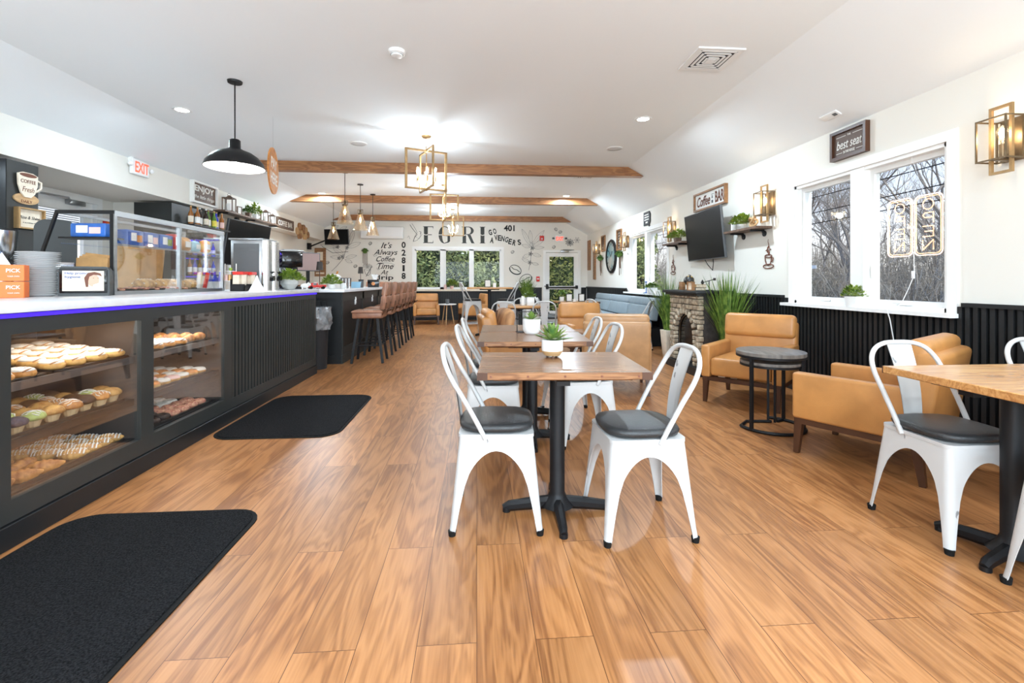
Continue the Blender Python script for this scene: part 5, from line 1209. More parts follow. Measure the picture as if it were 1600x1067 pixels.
t = wall_thing('fire_pull_station', 'red fire pull station on the end wall beside the door', 'alarm', 'B', 1.86, 1.24); M().box((0, -.02, 0), (.10, .04, .15), bev=.004).put('housing', 'red_paint', t); M().box((0, -.045, .0), (.06, .015, .03)).put('pull_handle', 'plastic_white', t)
def decal(name, lb, px, py, m='ink', cat='wall lettering', group=None):
    t = thing(name, lb, cat, (bxw(px), YB, bzw(py)), 0, group); return t
SX, SZ = .0192, .01935
class D:
    """flat drawing on the end wall, in picture units of the wall (right, down)"""
    def __init__(s, lb, px, py, cat='wall drawing', name='wall_drawing'): s.t = decal(name, lb, px, py, cat=cat); s.o = (px, py); s.b = M()
    def P(s, x, y): return ((x-s.o[0])*SX, -.002, (s.o[1]-y)*SZ)
    def line(s, pts, r=.004, closed=False): s.b.tube([s.P(*p) for p in pts], r, 4, closed=closed, flat=1); return s
    def poly(s, pts): s.b.prism([((x-s.o[0])*SX, (s.o[1]-y)*SZ) for x, y in pts], -.003, 0, 'xz'); return s
    def txt(s, body, x, y, w=None, h=None, bold=.02, shear=0, rot=0, size=.1): s.b.text(body, size, ((x-s.o[0])*SX, -.0, (s.o[1]-y)*SZ), w=w and w*SX, h=h and h*SZ, bold=bold, shear=shear, rot=(PI/2, rot, 0), ext=.003); return s
    def put(s, name='lettering', m='ink'): s.b.put(name, m, s.t, ang=0); s.b = M(); return s
def capital(ch, x0, x1, lb):
    y0, y1 = 354.2, 380.2; d = D(lb, (x0+x1)/2, 367, 'wall lettering', 'wall_letter'); ym = (y0+y1)/2; s1 = x0+(5.6 if ch != 'I' else 0)
    if ch == 'E':
        d.poly([(x0+.5, y0), (x0+6.5, y0), (x0+6.5, ym-1), (x0+3.5, ym), (x0+.5, ym-1.3)]).poly([(x0+.5, ym), (x0+3.5, ym+1.2), (x0+6.5, ym+.4), (x0+6.5, y1), (x0+.5, y1)])
        d.poly([(x0+6.5, y0), (x1, y0), (x1, y0+4.5), (x1-1, y0+1.2), (x0+6.5, y0+1.2)]).poly([(x0+6.5, y1-1.2), (x1-1, y1-1.2), (x1, y1-5), (x1, y1), (x0+6.5, y1)]).poly([(x0+6.5, ym-.5), (x1-2.5, ym-.5), (x1-2.5, ym+.6), (x0+6.5, ym+.6)]).poly([(x0-.8, y0), (x0+.5, y0), (x0+.5, y0+.9), (x0-.8, y0+.9)]).poly([(x0-.8, y1-.9), (x0+.5, y1-.9), (x0+.5, y1), (x0-.8, y1)])
    if ch == 'G':
        cx = (x0+x1)/2+.5; R1, R2 = 9.3, 13
        o1 = [(cx-R1*math.cos(a), ym-R2*math.sin(a)) for a in [k*PI/2/8 for k in range(9)]]; o2 = [(cx-(R1-5.5)*math.cos(a), ym-(R2-1.0)*math.sin(a)) for a in [k*PI/2/8 for k in range(9)]]
        d.poly([(x, y-.5) for x, y in o1+o2[::-1]]).poly([(x, 2*ym-y+.6) for x, y in o1+o2[::-1]])
        d.poly([(cx, y0-.4), (cx+5, y0+1), (cx+7.5, y0+5), (cx+6.6, y0+5.2), (cx+4, y0+2), (cx, y0+.7)]).poly([(cx, y1+.4), (cx+6, y1-1), (cx+8.5, y1-3), (cx+8.5, ym+2), (cx+4.5, ym+2), (cx+4.5, y1-2.5), (cx, y1-.6)]).poly([(cx+2.5, ym+1), (cx+10, ym+1), (cx+10, ym+2), (cx+2.5, ym+2)])
    if ch == 'R':
        d.poly([(x0+.5, y0), (x0+6, y0), (x0+6, ym-1), (x0+3.5, ym), (x0+.5, ym-1.3)]).poly([(x0+.5, ym), (x0+3.5, ym+1.2), (x0+6, ym+.4), (x0+6, y1), (x0+.5, y1)])
        cy = y0+6.3; ou = [(x0+10+8*math.sin(a), cy-6.3*math.cos(a)) for a in [k*PI/10 for k in range(11)]]; iu = [(x0+10+3.6*math.sin(a), cy-5.2*math.cos(a)) for a in [k*PI/10 for k in range(11)]]
        d.poly(ou+iu[::-1]).poly([(x0+6, y0), (x0+10, y0), (x0+10, y0+1), (x0+6, y0+1)]).poly([(x0+6, cy+5.3), (x0+10, cy+5.3), (x0+10, cy+6.3), (x0+6, cy+6.3)]).poly([(x0+8, cy+6.3), (x0+13, cy+6.3), (x1+.5, y1-1), (x1+2, y1), (x1-3.5, y1)]).poly([(x0-.8, y0), (x0+.5, y0), (x0+.5, y0+.9), (x0-.8, y0+.9)]).poly([(x0-.8, y1-.9), (x0+7.2, y1-.9), (x0+7.2, y1), (x0-.8, y1)])
    if ch == 'I':
        d.poly([(x0+.7, y0), (x1-.7, y0), (x1-.7, ym-1), (x0+3.5, ym), (x0+.7, ym-1.3)]).poly([(x0+.7, ym), (x0+3.5, ym+1.2), (x1-.7, ym+.4), (x1-.7, y1), (x0+.7, y1)]).poly([(x0-.6, y0), (x1+.6, y0), (x1+.6, y0+.9), (x0-.6, y0+.9)]).poly([(x0-.6, y1-.9), (x1+.6, y1-.9), (x1+.6, y1), (x0-.6, y1)])
    d.put('letter', 'charcoal_ink')
capital('E', 662, 677, 'large charcoal capital letter E painted on the end wall'); capital('G', 685, 703, 'large charcoal capital letter G behind the farthest chandelier'); capital('R', 722, 740, 'large charcoal capital letter R painted on the end wall'); capital('I', 750, 757.5, 'large charcoal capital letter I painted on the end wall')
d = D('black numerals 401 on the end wall right of the large letters', 796, 356, 'wall lettering', 'wall_numerals'); d.txt('401', 796, 356, 17, 9.5, .03).put()
d = D('slanted black words GO AVENGERS on the end wall', 790, 372, 'wall lettering', 'wall_lettering')
for ch, x, y, r in [('G', 766, 363, -.25), ('O', 773, 361, -.25), ('A', 768.5, 375, .1), ('V', 775, 371, -.1), ('E', 780.5, 371.5, .05), ('N', 786, 372.5, .15), ('G', 792, 374, .2), ('E', 797.5, 377, .2), ('R', 804, 379, .25), ('S', 812, 378, -.2)]: d.txt(ch, x, y, 5.2, 8.8, .035, 0, r)
d.put('lettering', 'charcoal_ink')
d = D('black vertical numerals 02818 left of the end window', 631, 407, 'wall lettering', 'wall_numerals')
for k, ch in enumerate('02818'): d.txt(ch, 631.2, 383.2+12*k, 6.2 if ch != '1' else 3.2, 9.6, .03)
d.put()
d = D("black script words It's Always Coffee Time At drip on the end wall", 603, 408, 'wall lettering', 'wall_lettering')
d.txt("It's", 605, 384, 17, 9, .006, .35).txt('Always', 604, 396, 36, 11, .006, .35).txt('Coffee', 603.5, 405, 28, 8, .006, .35).txt('Time', 603.5, 416, 24, 9, .006, .35).txt('At', 602, 425.5, 12, 7, .006, .35).txt('drip', 601.5, 434.5, 28, 9.5, .012, 0)
d.line([(584.5, 398), (586, 401), (590, 400), (594, 392)], .006).line([(590, 414), (594, 411), (612, 411.5), (617, 414), (615, 418)], .005).line([(590, 419), (592, 422), (597, 419)], .006).line([(615, 419), (610, 422)], .004).line([(592, 403), (589, 408), (593, 410)], .006).put()
def leafline(d, x0, y0, x1, y1, wd, r=.0035):
    dx, dy = x1-x0, y1-y0; L_ = math.hypot(dx, dy); nx, ny = -dy/L_*wd, dx/L_*wd; k = 7
    for s_ in (1, -1): d.line([(x0+dx*i/k+s_*nx*math.sin(PI*i/k)**.8, y0+dy*i/k+s_*ny*math.sin(PI*i/k)**.8) for i in range(k+1)], r)
    d.line([(x0, y0), (x1, y1)], r*.6)
d = D('line drawing of a coffee branch with flowers on the end wall left of the door', 831, 390)
for a in [(830, 384, 816, 357, 3.2), (831, 380, 829, 359, 3), (833, 382, 852, 359, 3.4), (833, 384, 851, 375, 2.4), (833, 387, 852, 386, 2.4), (829, 386, 816, 382, 2.5), (830, 397, 817, 402, 2.6), (832, 396, 847, 400, 2.6), (830, 410, 816, 404, 2.4), (832, 411, 843, 413, 2)]: leafline(d, *a)
d.line([(833, 376), (831, 390), (830, 405), (829, 412), (827, 422)], .006)
for (x, y) in [(830, 396), (829, 410), (833, 387)]:
    for k in range(5): leafline(d, x, y, x+3.6*math.cos(k*1.26), y+3.6*math.sin(k*1.26), .9, .005)
d.put('line_drawing', 'thin_ink')
d = D('line drawing of a coffee branch under the corner television', 545, 395)
for a in [(541, 404, 520, 402, 3), (541, 400, 524, 388, 3.5), (545, 388, 566, 380, 3.6), (547, 386, 556, 360, 3.4), (546, 384, 548, 362, 3), (543, 403, 560, 400, 2.6), (542, 406, 553, 411, 2.4), (530, 388, 505, 384, 3), (533, 362, 545, 356, 2.4), (524, 360, 532, 354, 2)]: leafline(d, *a)
d.line([(546, 384), (542, 396), (540, 404), (531, 415), (522, 424)], .006)
for (x, y) in [(531, 387), (545, 388), (533, 404), (538, 402)]:
    for k in range(5): leafline(d, x, y, x+3*math.cos(k*1.26), y+3*math.sin(k*1.26), .8, .005)
d.put('line_drawing', 'thin_ink')
d = D('dark line figure with flowing ribbons left of the letter E on the end wall', 650, 362)
d.line([(641, 352), (644, 357), (648, 362), (652, 367), (648, 372), (646, 378)], .010).line([(644, 350), (649, 358), (652, 364), (648, 371)], .006).line([(646, 378), (652, 376), (657, 370), (658, 363)], .006).line([(637, 372), (639, 369), (641, 374)], .005).line([(655, 362), (658, 363), (657, 366)], .010).line([(649, 370), (655, 374), (660, 366)], .004).put('line_drawing', 'charcoal_ink')
def bean(lb, cx, cy, rx, ry, ang, r, green=False):
    d = D(lb, cx, cy); ca, sa = math.cos(ang), math.sin(ang); f = lambda x, y: (cx+x*ca-y*sa, cy+x*sa+y*ca)
    d.line([f(rx*math.cos(2*PI*k/20), ry*math.sin(2*PI*k/20)) for k in range(20)], r, True); d.line([f(rx*math.cos(2*PI*k/20)*1.04, ry*math.sin(2*PI*k/20)+.8) for k in range(0, 11)], r*1.3); d.line([f(-rx*.8, -.8), f(-rx*.3, .6), f(rx*.2, -.5), f(rx*.8, .6)], r*1.2); d.put('line_drawing', 'charcoal_ink')
bean('large coffee bean drawing above and left of the grass on the end wall', 806, 421, 9.5, 6.5, .45, .012); bean('large coffee bean drawing just above the grass on the end wall', 822, 436, 10, 7, -.5, .012)
for (x, y, a, lb) in [(871, 357, .8, 'small coffee bean outline above the exit sign'), (877.5, 361, -.5, 'small coffee bean outline directly right of another above the exit sign'), (867, 385, -.8, 'small coffee bean outline below the exit sign'), (801, 393, -.6, 'small coffee bean outline right of the end window'), (515.5, 410.5, -.5, 'small coffee bean outline left of the table lamp'), (557.5, 416, -.6, 'small coffee bean outline left of the cup drawing'), (580, 381, -.8, 'small coffee bean outline under the air conditioner')]:
    bean(lb, x, y, 2.6, 1.7, a, .005)
d = D('line drawing of coffee flowers at the right end of the end wall', 895, 378)
for k in range(9): leafline(d, 893, 378, 893+7*math.cos(k*.7), 378+6*math.sin(k*.7), 1.4, .006)
for k in range(6): leafline(d, 905, 374, 905+5*math.cos(k*1.05), 374+5*math.sin(k*1.05), 1.0, .003)
d.put('line_drawing', 'thin_ink')
d = D('line drawing of a steaming coffee cup on the end wall above the bar', 577, 424)
d.line([(571, 421), (573, 428), (577, 431), (580, 428), (581, 421)], .008).line([(571, 421), (576, 419.5), (581, 421), (576, 422.5)], .006, True).line([(583, 416), (574, 432)], .012)
for k in range(7): leafline(d, 576, 418, 576+8*math.cos(-k*.5-.1), 418+6*math.sin(-k*.5-.1), 1.3, .003)
d.put('line_drawing', 'thin_ink')
hanging('dark hanging planter with trailing stems on the end wall left of the script words', (bxw(573), YB, bzw(394)), 0, 3)
# items along the end window and the back tables
potted('potted_plant', 'small bright plant in a terracotta pot on the end window sill', (bxw(706)+.0, YB-.07, .93), round_pot(.055, .10, .8), 'pink_icing', .13, .16, 120, .06, soil=.09, seed=12, leaf='bright_leaf')
t = thing('jar', 'pink and white jar on the end window sill', 'jar', (bxw(696), YB-.07, .93)); M().lathe([(.002, 0), (.045, 0), (.045, .12), (.03, .14), (.002, .14)], n=16).put('jar_body', 'pink_icing', t); M().cyl((0, 0, .14), (0, 0, .19), .034, n=16).put('lid', 'plastic_white', t)
def stand(lb, loc, rz=0, g='menu stands'):
    t = thing('menu_stand', lb, 'menu stand', loc, rz, g); M().frame(-.065, .065, .0, .16, -.015, .015, .012).put('frame', 'black_metal', t); M().bx(-.053, .053, -.008, .008, .012, .148).put('menu_card', 'paper_white', t)
stand('black-framed menu stand on the high table', (.23, 9.85, 1.0375)); tag(M().lathe([(.002, 0), (.035, 0), (.035, .09), (.002, .09)], n=16).put('candle', 'ceramic', None), 'white candle beside the menu stand on the high table', 'candle').location = (.37, 9.85, 1.0375)
stand('black-framed menu stand at the left of the far wood table', (1.88, 9.42, .75)); stand('black-framed menu stand at the right of the far wood table', (2.13, 9.40, .75), .1); tag(M().lathe([(.002, 0), (.04, 0), (.04, .05), (.002, .05)], n=16).put('candle_holder', 'ceramic', None), 'small white candle holder between the menu stands', 'candle').location = (2.0, 9.46, .75)
potted('potted_plant', 'small plant in a white pot on the far wood table', (1.77, 9.65, .75), round_pot(.05, .09, .9), 'ceramic', .08, .11, 90, .05, soil=.08, seed=13, leaf='grass_leaf')
potted('potted_plant', 'succulent in a white pot on the small middle table', (.92, 8.0, .75), cube_pot(.13, .14, .95), 'ceramic', .08, .07, 90, .05, soil=.13, seed=14, leaf='grass_leaf')
tag(M().box((.79, 7.98, .83), (.05, .05, .16), bev=.004).put('napkin_dispenser', 'paper_white', None), 'white napkin holder beside the succulent on the small middle table', 'napkin holder')

# ================================================================== LEFT SIDE: SOFFIT, KITCHEN, COUNTER TOP
t = wall_thing('exit_sign', 'white exit sign with orange-red letters on the soffit at the left', 'sign', 'L', 6.52, 2.655)
M().box((0, -.03, 0), (.31, .045, .20), bev=.008).box((-.14, -.02, .085), (.05, .04, .06)).put('housing', 'plastic_white', t); M().text('EXIT', .1, (.015, -.053, 0), w=.25, h=.14, bold=.02).put('lettering', 'exit_red', t, ang=0)
M().ball((-.19, -.05, .02), .032, 12, 8).cyl((-.19, -.02, .02), (-.12, -.02, .02), .01).ball((.20, -.05, .0), .028, 12, 8).put('emergency_lamp', 'plastic_white', t)
t = sign('framed_sign', 'large white-framed ENJOY sign on the soffit above the bottles', 'L', 8.0, 2.58, .70, .35, .06, 'paper_white', 'wood_rustic', .03)
M().text('ENJOY', .1, (0, -.03, .055), w=.54, h=.13, bold=.03).text('the little things', .05, (0, -.03, -.07), w=.56, h=.075, bold=.006, shear=.3).put('lettering', 'off_white_ink', t, ang=0)
t = sign('framed_sign', 'long brown COFFEE BAR sign on the soffit beyond the shelf', 'L', 11.28, 2.50, .92, .24, .03, 'wood_rustic', 'brown_board', .02)
M().text('COFFEE BAR', .1, (0, -.016, 0), w=.80, h=.12, bold=.02).put('lettering', 'off_white_ink', t, ang=0)
t = wall_thing('wooden_disc_art', 'cluster of round wooden discs on the soffit beyond the long brown sign', 'wall art', 'L', 12.3, 2.42)
for k, (x, z, r) in enumerate([(-.30, .0, .09), (-.16, .12, .10), (-.05, -.05, .09), (.08, .08, .12), (.22, .05, .10), (.34, -.04, .09), (.16, -.10, .08), (-.2, -.12, .07)]): M().cyl((x, 0, z), (x, -.03-.006*k, z), r, n=24).put('wooden_disc', 'wood_mid' if k % 2 else 'wood_pale', t)
SH = wshelf('long rustic wood shelf on the soffit with lanterns and plants', 8.30, 10.55, 2.385, 'L', .20, 3)
def lantern(lb, y, s=1.0, x=XS+.10):
    t = thing('candle_lantern', lb, 'lantern', (x, y, 2.385), .1, 'candle lanterns on the shelf'); w_ = .075*s; h = .22*s
    M().bx(-w_, w_, -w_, w_, 0, .018).bx(-w_, w_, -w_, w_, h-.016, h).lathe([(w_*.9, h), (w_*.35, h+.03), (w_*.35, h+.04), (.01, h+.045)], n=4).put('lantern_body', 'wood_rustic', t)
    for sx in (1, -1):
        for sy in (1, -1): M().box((sx*(w_-.007), sy*(w_-.007), h/2), (.014, .014, h-.03)).put('corner_post', 'wood_rustic', t)
    M().cyl((0, 0, .018), (0, 0, .13*s), .038*s, n=18).put('candle', 'ceramic', t); M().tube([(.03*math.cos(a), 0, h+.045+.03*math.sin(a)) for a in [PI*k/8 for k in range(9)]], .003, 5).put('handle', 'black_metal', t)
lantern('tallest wooden candle lantern at the near end of the soffit shelf', 8.62, 1.15); lantern('white lantern towards the far end of the soffit shelf', 10.05, 1.0); lantern('small lantern at the far end of the soffit shelf', 10.38, .85)
t = thing('photo_frame', 'small leaning frame beside the tall lantern on the soffit shelf', 'frame', (XS+.09, 9.0, 2.385), PI/2-.2); M().frame(-.06, .06, 0, .16, -.01, .01, .015).put('frame', 'wood_rustic', t); M().bx(-.045, .045, -.003, .005, .015, .145).put('picture', 'paper_white', t)
potted('potted_plant', 'dark leafy plant on the soffit shelf', (XS+.10, 9.32, 2.385), cube_pot(.09, .09), 'wood_rustic', .08, .12, 120, .035, leaf='leaf', soil=.08, seed=21)
potted('potted_plant', 'taller green plant in a white pot on the soffit shelf', (XS+.10, 9.60, 2.385), cube_pot(.09, .10), 'ceramic', .10, .19, 160, .042, leaf='bright_leaf', soil=.09, seed=22)
# round hanging sign
t = thing('hanging_round_sign', 'round orange wooden PAY HERE sign hanging from the ceiling', 'sign', (-2.35, 5.6, 2.435), PI/2+.20)
b = M(); b.prism([(.265*math.cos(2*PI*k/48), .265*math.sin(2*PI*k/48)) for k in range(48)], -.008, .008, 'xz'); b.put('sign_disc', 'orange_glaze', t)
M().text('PAY', .1, (0, -.009, .08), w=.30, h=.13, bold=.015).text('HERE', .1, (0, -.009, -.09), w=.34, h=.13, bold=.015).put('lettering', 'off_white_ink', t, ang=0); M().cyl((0, 0, .26), (0, 0, ZC-2.435), .0012, n=4).put('thread', 'steel', t)
# tall black cabinet with the cup sign
t = thing('tall_black_cabinet', 'tall black cabinet at the left picture edge carrying two signs', 'cabinet', (0, 0, 0)); M().bx(-5.4, -4.30, 4.62, 4.93, 0, 2.285).put('body', 'charcoal_panel', t, ang=0); M().bx(-5.4, -4.302, 4.615, 4.62, 0, 2.285).put('side_panel', 'screen_off', t)
KX = -4.30
t = thing('coffee_cup_sign', 'cup-shaped COFFEE fresh DAILY sign on the tall black cabinet', 'sign', (KX, 4.80, 2.045), PI/2)
M().prism([(.125*math.cos(2*PI*k/30), -.10+.052*math.sin(2*PI*k/30)) for k in range(30)], -.012, 0, 'xz').put('saucer', 'wood_pale', t)
cup = [(-.10, .13), (-.095, .03), (-.07, -.045), (-.03, -.085), (.03, -.085), (.07, -.045), (.095, .03), (.10, .13), (.05, .15), (-.05, .15)]
M().prism(cup, -.026, -.012, 'xz').put('cup', 'cream_paper', t); M().tube([(.095, -.02, .09), (.14, -.02, .08), (.135, -.02, .02), (.08, -.02, -.02)], .010, 6).put('cup_handle', 'cream_paper', t)
M().prism([(.085*math.cos(2*PI*k/24), .125+.018*math.sin(2*PI*k/24)) for k in range(24)], -.029, -.026, 'xz').text('COFFEE', .1, (0, -.026, .065), w=.15, h=.034, bold=.01).text('Fresh', .1, (0, -.026, -.01), w=.12, h=.05, shear=.3).text('DAILY', .1, (0, -.012, -.125), w=.11, h=.026, bold=.01).put('lettering', 'brown_ink', t, ang=0)
t = sign('framed_sign', 'gold-framed Rise and Shine sign under the cup-shaped sign', 'L', 0, 0, .27, .20, .05, 'gold_paint', 'cream_paper', .014, loc=(KX, 4.82, 1.757)); M().text('Rise & Shine', .1, (0, -.024, .01), w=.20, h=.03, shear=.3, bold=-.004).text('IT IS COFFEE TIME', .05, (0, -.024, -.04), w=.14, h=.008).put('lettering', 'thin_ink', t, ang=0)
# fire extinguisher sign, orange notice
t = thing('fire_extinguisher_sign', 'red fire extinguisher sign on the white kitchen wall', 'sign', (XK+.0, 5.62, 2.20), PI/2); M().prism([(-.12, 0), (0, -.10), (.12, 0)], -.13, .13, 'xy').put('sign_plate', 'red_paint', t); M().box((-.03, -.092, .0), (.04, .01, .12), (0, 0, -.7)).box((-.05, -.082, -.01), (.02, .01, .10), (0, 0, -.7)).box((-.01, -.105, .07), (.06, .01, .03), (0, 0, -.7)).put('extinguisher_symbol', 'paper_white', t)
t = thing('orange_call_bell', 'small orange-red alarm box on the kitchen wall above the glass display', 'alarm', (XK, 7.36, 2.02), PI/2); M().box((0, -.02, 0), (.12, .04, .11), bev=.015).put('housing', 'red_paint', t); M().cyl((0, -.04, -.0), (0, -.06, 0), .03, n=16).put('sounder', 'orange_print', t)
# back bar with bottles and blue light
t = thing('back_bar_cabinet', 'tall black back-bar shelving with blue light under the soffit', 'cabinet', (0, 0, 0))
M().bx(-5.05, -4.52, 7.30, 7.50, .9, 2.33).bx(-4.78, -4.52, 7.50, 8.40, 1.87, 2.33).bx(-4.78, -4.54, 7.50, 8.40, 0, .92).bx(-4.79, -4.76, 7.5, 8.40, .92, 1.87).put('body', 'charcoal_panel', t, ang=0)
b = M()
for z in (1.25, 1.55, 1.85): b.bx(-4.76, -4.38, YJ+.02, 8.40, z, z+.025)
b.bx(-4.52, -4.22, 7.34, 8.36, 2.0, 2.025); b.put('shelf', 'black_panel', t)
b = M()
for z in (1.243, 1.543, 1.843): b.bx(-4.75, -4.73, YJ+.03, 8.38, z-.01, z)
b.put('blue_light', 'led_violet', t); light('blue_bar_glow', 'AREA', (-4.6, 7.95, 1.83), 5, (.12, .08, 1), .9, (0, 0, 0), sizey=.2)
mat('glass_amber', (.32, .11, .02), .12, noise=.2); mat('glass_green', (.10, .22, .03), .12, noise=.2); mat('glass_blue', (.02, .04, .6), .12, noise=.2); mat('glass_dark', (.03, .015, .01), .12, noise=.2); mat('label_yellow', (.75, .62, .08), .6)
def bottle(gm, lm, r=.034, h=.27):
    t = thing('bottle', 'x', 'bottle'); M().lathe([(.002, 0), (r, 0), (r, h*.55), (r*.8, h*.64), (r*.38, h*.76), (r*.36, h*.94), (.002, h*.94)], n=16).put('glass_body', gm, t); M().lathe([(r+.001, h*.12), (r+.001, h*.45)], n=16).put('paper_label', lm, t); M().cyl((0, 0, h*.93), (0, 0, h), r*.42, n=10).put('cap', 'gold_paint' if gm != 'glass_dark' else 'paper_white', t); return t
BK = {}
def place_bottle(gm, lm, loc, lb, g, s=1):
    k = (gm, lm)
    if k not in BK: BK[k] = Proto(lambda: bottle(gm, lm))
    BK[k](loc, 1, lb, g, s)
names = ['first', 'second', 'third', 'fourth', 'fifth', 'sixth', 'seventh', 'last']
for k, (gm, lm, w_) in enumerate([('glass_amber', 'cream_paper', 'amber'), ('glass_amber', 'paper_white', 'amber'), ('glass_dark', 'paper_white', 'dark'), ('glass_dark', 'cream_paper', 'dark'), ('glass_green', 'paper_white', 'green'), ('glass_green', 'label_yellow', 'green'), ('glass_blue', 'cream_paper', 'blue'), ('glass_amber', 'pink_icing', 'amber')]):
    place_bottle(gm, lm, (-4.33+.03*(k % 2), 7.44+.115*k, 2.025), '%s syrup bottle, %s from the left on the high shelf under the ENJOY sign' % (w_, names[k]), 'syrup bottles on the high shelf', 1.05)
for z in (1.275, 1.575):
    for k in range(6): place_bottle('glass_blue' if k % 2 else 'glass_amber', 'paper_white', (-4.45, 7.62+.13*k, z), ('blue' if k % 2 else 'amber')+' bottle on the %s blue-lit shelf, %s from the left' % ('lower' if z < 1.5 else 'upper', NTH[k]), 'blue-lit bottles', .9)
t = thing('menu_television', 'large black menu television leaning out under the soffit shelf', 'television', (-4.36, 9.15, 1.86), PI/2-.10); M().box((0, -.06, 0), (1.35, .04, .82), (.16, 0, 0), bev=.006).put('housing', 'plastic_grey', t); M().box((0, -.082, 0), (1.32, .004, .79), (.16, 0, 0)).put('screen', 'screen_off', t); M().box((0, .08, .1), (.1, .26, .1)).box((0, .15, .45), (.08, .05, .12)).put('wall_bracket', 'black_metal', t)
# wood picture and small monitor past the drinks machines
t = thing('wood_wall_sign', 'tall narrow wooden sign on the end wall in the far left corner', 'sign', (-4.60, YB, 1.73), 0); M().bx(-.16, .16, -.03, 0, -.42, .42).put('board', 'wood_mid', t); M().bx(-.08, .08, -.034, -.03, .05, .3).bx(-.12, .12, -.034, -.03, -.35, -.3).put('carving', 'cream_paper', t)
t = thing('order_monitor', 'small order monitor with glowing purple-beige screen behind the bar', 'monitor', (-2.80, 8.0, 1.045), PI/2-.85); M().box((0, 0, .44), (.40, .035, .31), bev=.006).put('housing', 'plastic_grey', t); mat('screen_lit', (.10, .07, .07), .3, emit=.42, ecol=(.52, .38, .36), noise=.3, nscale=5); M().box((0, -.019, .44), (.37, .004, .28)).put('screen', 'screen_lit', t); M().box((0, 0, .15), (.05, .03, .30)).box((0, 0, .005), (.2, .14, .01)).put('stand', 'black_metal', t)

# ---------------------------------------------------------------- on the service counter
def Pt(px, py, z): 
    r = ray(px, py); t_ = (z-CAMH)/r[2]; return (r[0]*t_, r[1]*t_)
# plates: a stack one can count
pr_ = None
def plate():
    t = thing('plate', 'x', 'plate'); M().lathe([(.002, .0), (.062, 0), (.068, .004), (.105, .0135), (.108, .016), (.104, .017), (.066, .008), (.002, .006)], n=40).put('plate_body', 'ceramic_grey', t, ang=60); return t
mat('ceramic_grey', (.68, .68, .68), .3, bump=.01)
pp = Proto(plate)
for k in range(24): pp((-2.80+.003*math.sin(k*2.3), 3.21+.003*math.cos(k*1.7), ZT+.0116*k), 0, 'pale grey plate in the counter stack, %s from the bottom' % NTH[k] if k < 23 else 'pale grey plate on top of the tall stack on the counter', 'plates stacked on the counter')
for k in range(2):
    t = thing('orange_box', ['lower orange printed box at the left picture edge on the counter', 'upper orange printed box at the left picture edge on the counter'][k], 'box', (-2.78, 2.965, ZT+.098*k), .55, 'orange boxes'); M().box((0, 0, .048), (.20, .12, .095), bev=.002, seg=1).put('carton', 'orange_print', t); M().text('PICK', .05, (.055, -.061, .062), w=.06, h=.022, bold=.02).text('YOUR OWN', .05, (.055, -.061, .028), w=.05, h=.008).put('lettering', 'off_white_ink', t, ang=0)
t = thing('paper_cone', 'small white folded paper on top of the orange boxes', 'paper', (-2.80, 2.98, ZT+.195), 0); M().lathe([(.05, 0), (.0, .075)], n=4).put('folded_paper', 'paper_white', t)
# napkin dispenser with its advert
t = thing('napkin_dispenser', 'dark napkin dispenser with a hygiene advert beside the plates', 'napkin dispenser', (-2.63, 3.37, ZT), .50)
M().prism([(-.125, 0), (.125, 0), (.13, .02), (.13, .165), (.11, .195), (-.11, .195), (-.13, .165), (-.13, .02)], -.10, .06, 'xz').put('housing', 'charcoal_panel', t)
M().box((0, -.105, .10), (.235, .012, .16), bev=.005).put('bezel', 'black_gloss', t); ad = M().box((0, -.112, .10), (.205, .004, .132)).put('advert_panel', 'cream_paper', t)
M().text('Help promote', .05, (-.025, -.114, .148), w=.13, h=.020, bold=.01).text('hygiene', .05, (-.052, -.114, .124), w=.075, h=.020, bold=.01).put('advert_lettering', 'blue_wrap', ad, ang=0)
mat('skin_print', (.72, .42, .30), .6, noise=.1)
M().prism([(.048+.030*math.cos(2*PI*k/24), .105+.042*math.sin(2*PI*k/24)) for k in range(24)], -.1155, -.114, 'xz').put('printed_face', 'skin_print', ad, ang=0)
M().prism([(.012, .06), (.004, .12), (.022, .152), (.055, .160), (.085, .15), (.092, .13), (.075, .138), (.05, .140), (.030, .128), (.024, .10), (.024, .06)], -.1165, -.114, 'xz').prism([(.045, .118), (.053, .121), (.053, .117)], -.1168, -.114, 'xz').prism([(.068, .118), (.076, .121), (.076, .117)], -.1168, -.114, 'xz').put('printed_hair', 'brown_ink', ad, ang=0)
M().prism([(.045, .04), (.05, .075), (.075, .085), (.095, .07), (.10, .04)], -.1165, -.114, 'xz').put('printed_hand', 'paper_white', ad, ang=0)
# glass display on the counter
DX0, DX1, DY0, DY1, DZ = -2.94, -2.55, 3.50, 4.93, 1.655
t = thing('counter_display_case', 'metal-framed glass snack display case standing on the counter', 'display case', (0, 0, 0)); f_ = .016
b = M(); b.bx(DX0, DX1, DY0, DY1, ZT, ZT+.028)
for x, y in ((DX1, DY0), (DX1, DY1), (DX1, (DY0+DY1)/2+.02), (DX0, DY1)): b.box((x-.01*(1 if x == DX1 else -1), y-(0.01 if y == DY1 else -.01 if y == DY0 else 0), (ZT+DZ)/2), (.024, .024, DZ-ZT))
b.bx(DX1-.022, DX1+.003, DY0, DY1, DZ-.035, DZ+.004).bx(DX0, DX0+.024, DY0, DY1, DZ-.02, DZ).put('metal_frame', 'steel', t, ang=0)
b = M(); b.bx(DX0, DX1, DY0-.006, DY0+.014, DZ-.02, DZ+.004).tube([(DX0+.01, DY0, DZ-.01), (DX0-.10, DY0, ZT+.26), (DX0-.12, DY0, ZT+.02)], .012, 4).bx(DX1-.03, DX1-.006, DY0-.004, DY0+.012, ZT, DZ); b.put('end_frame', 'black_metal', t, ang=0)
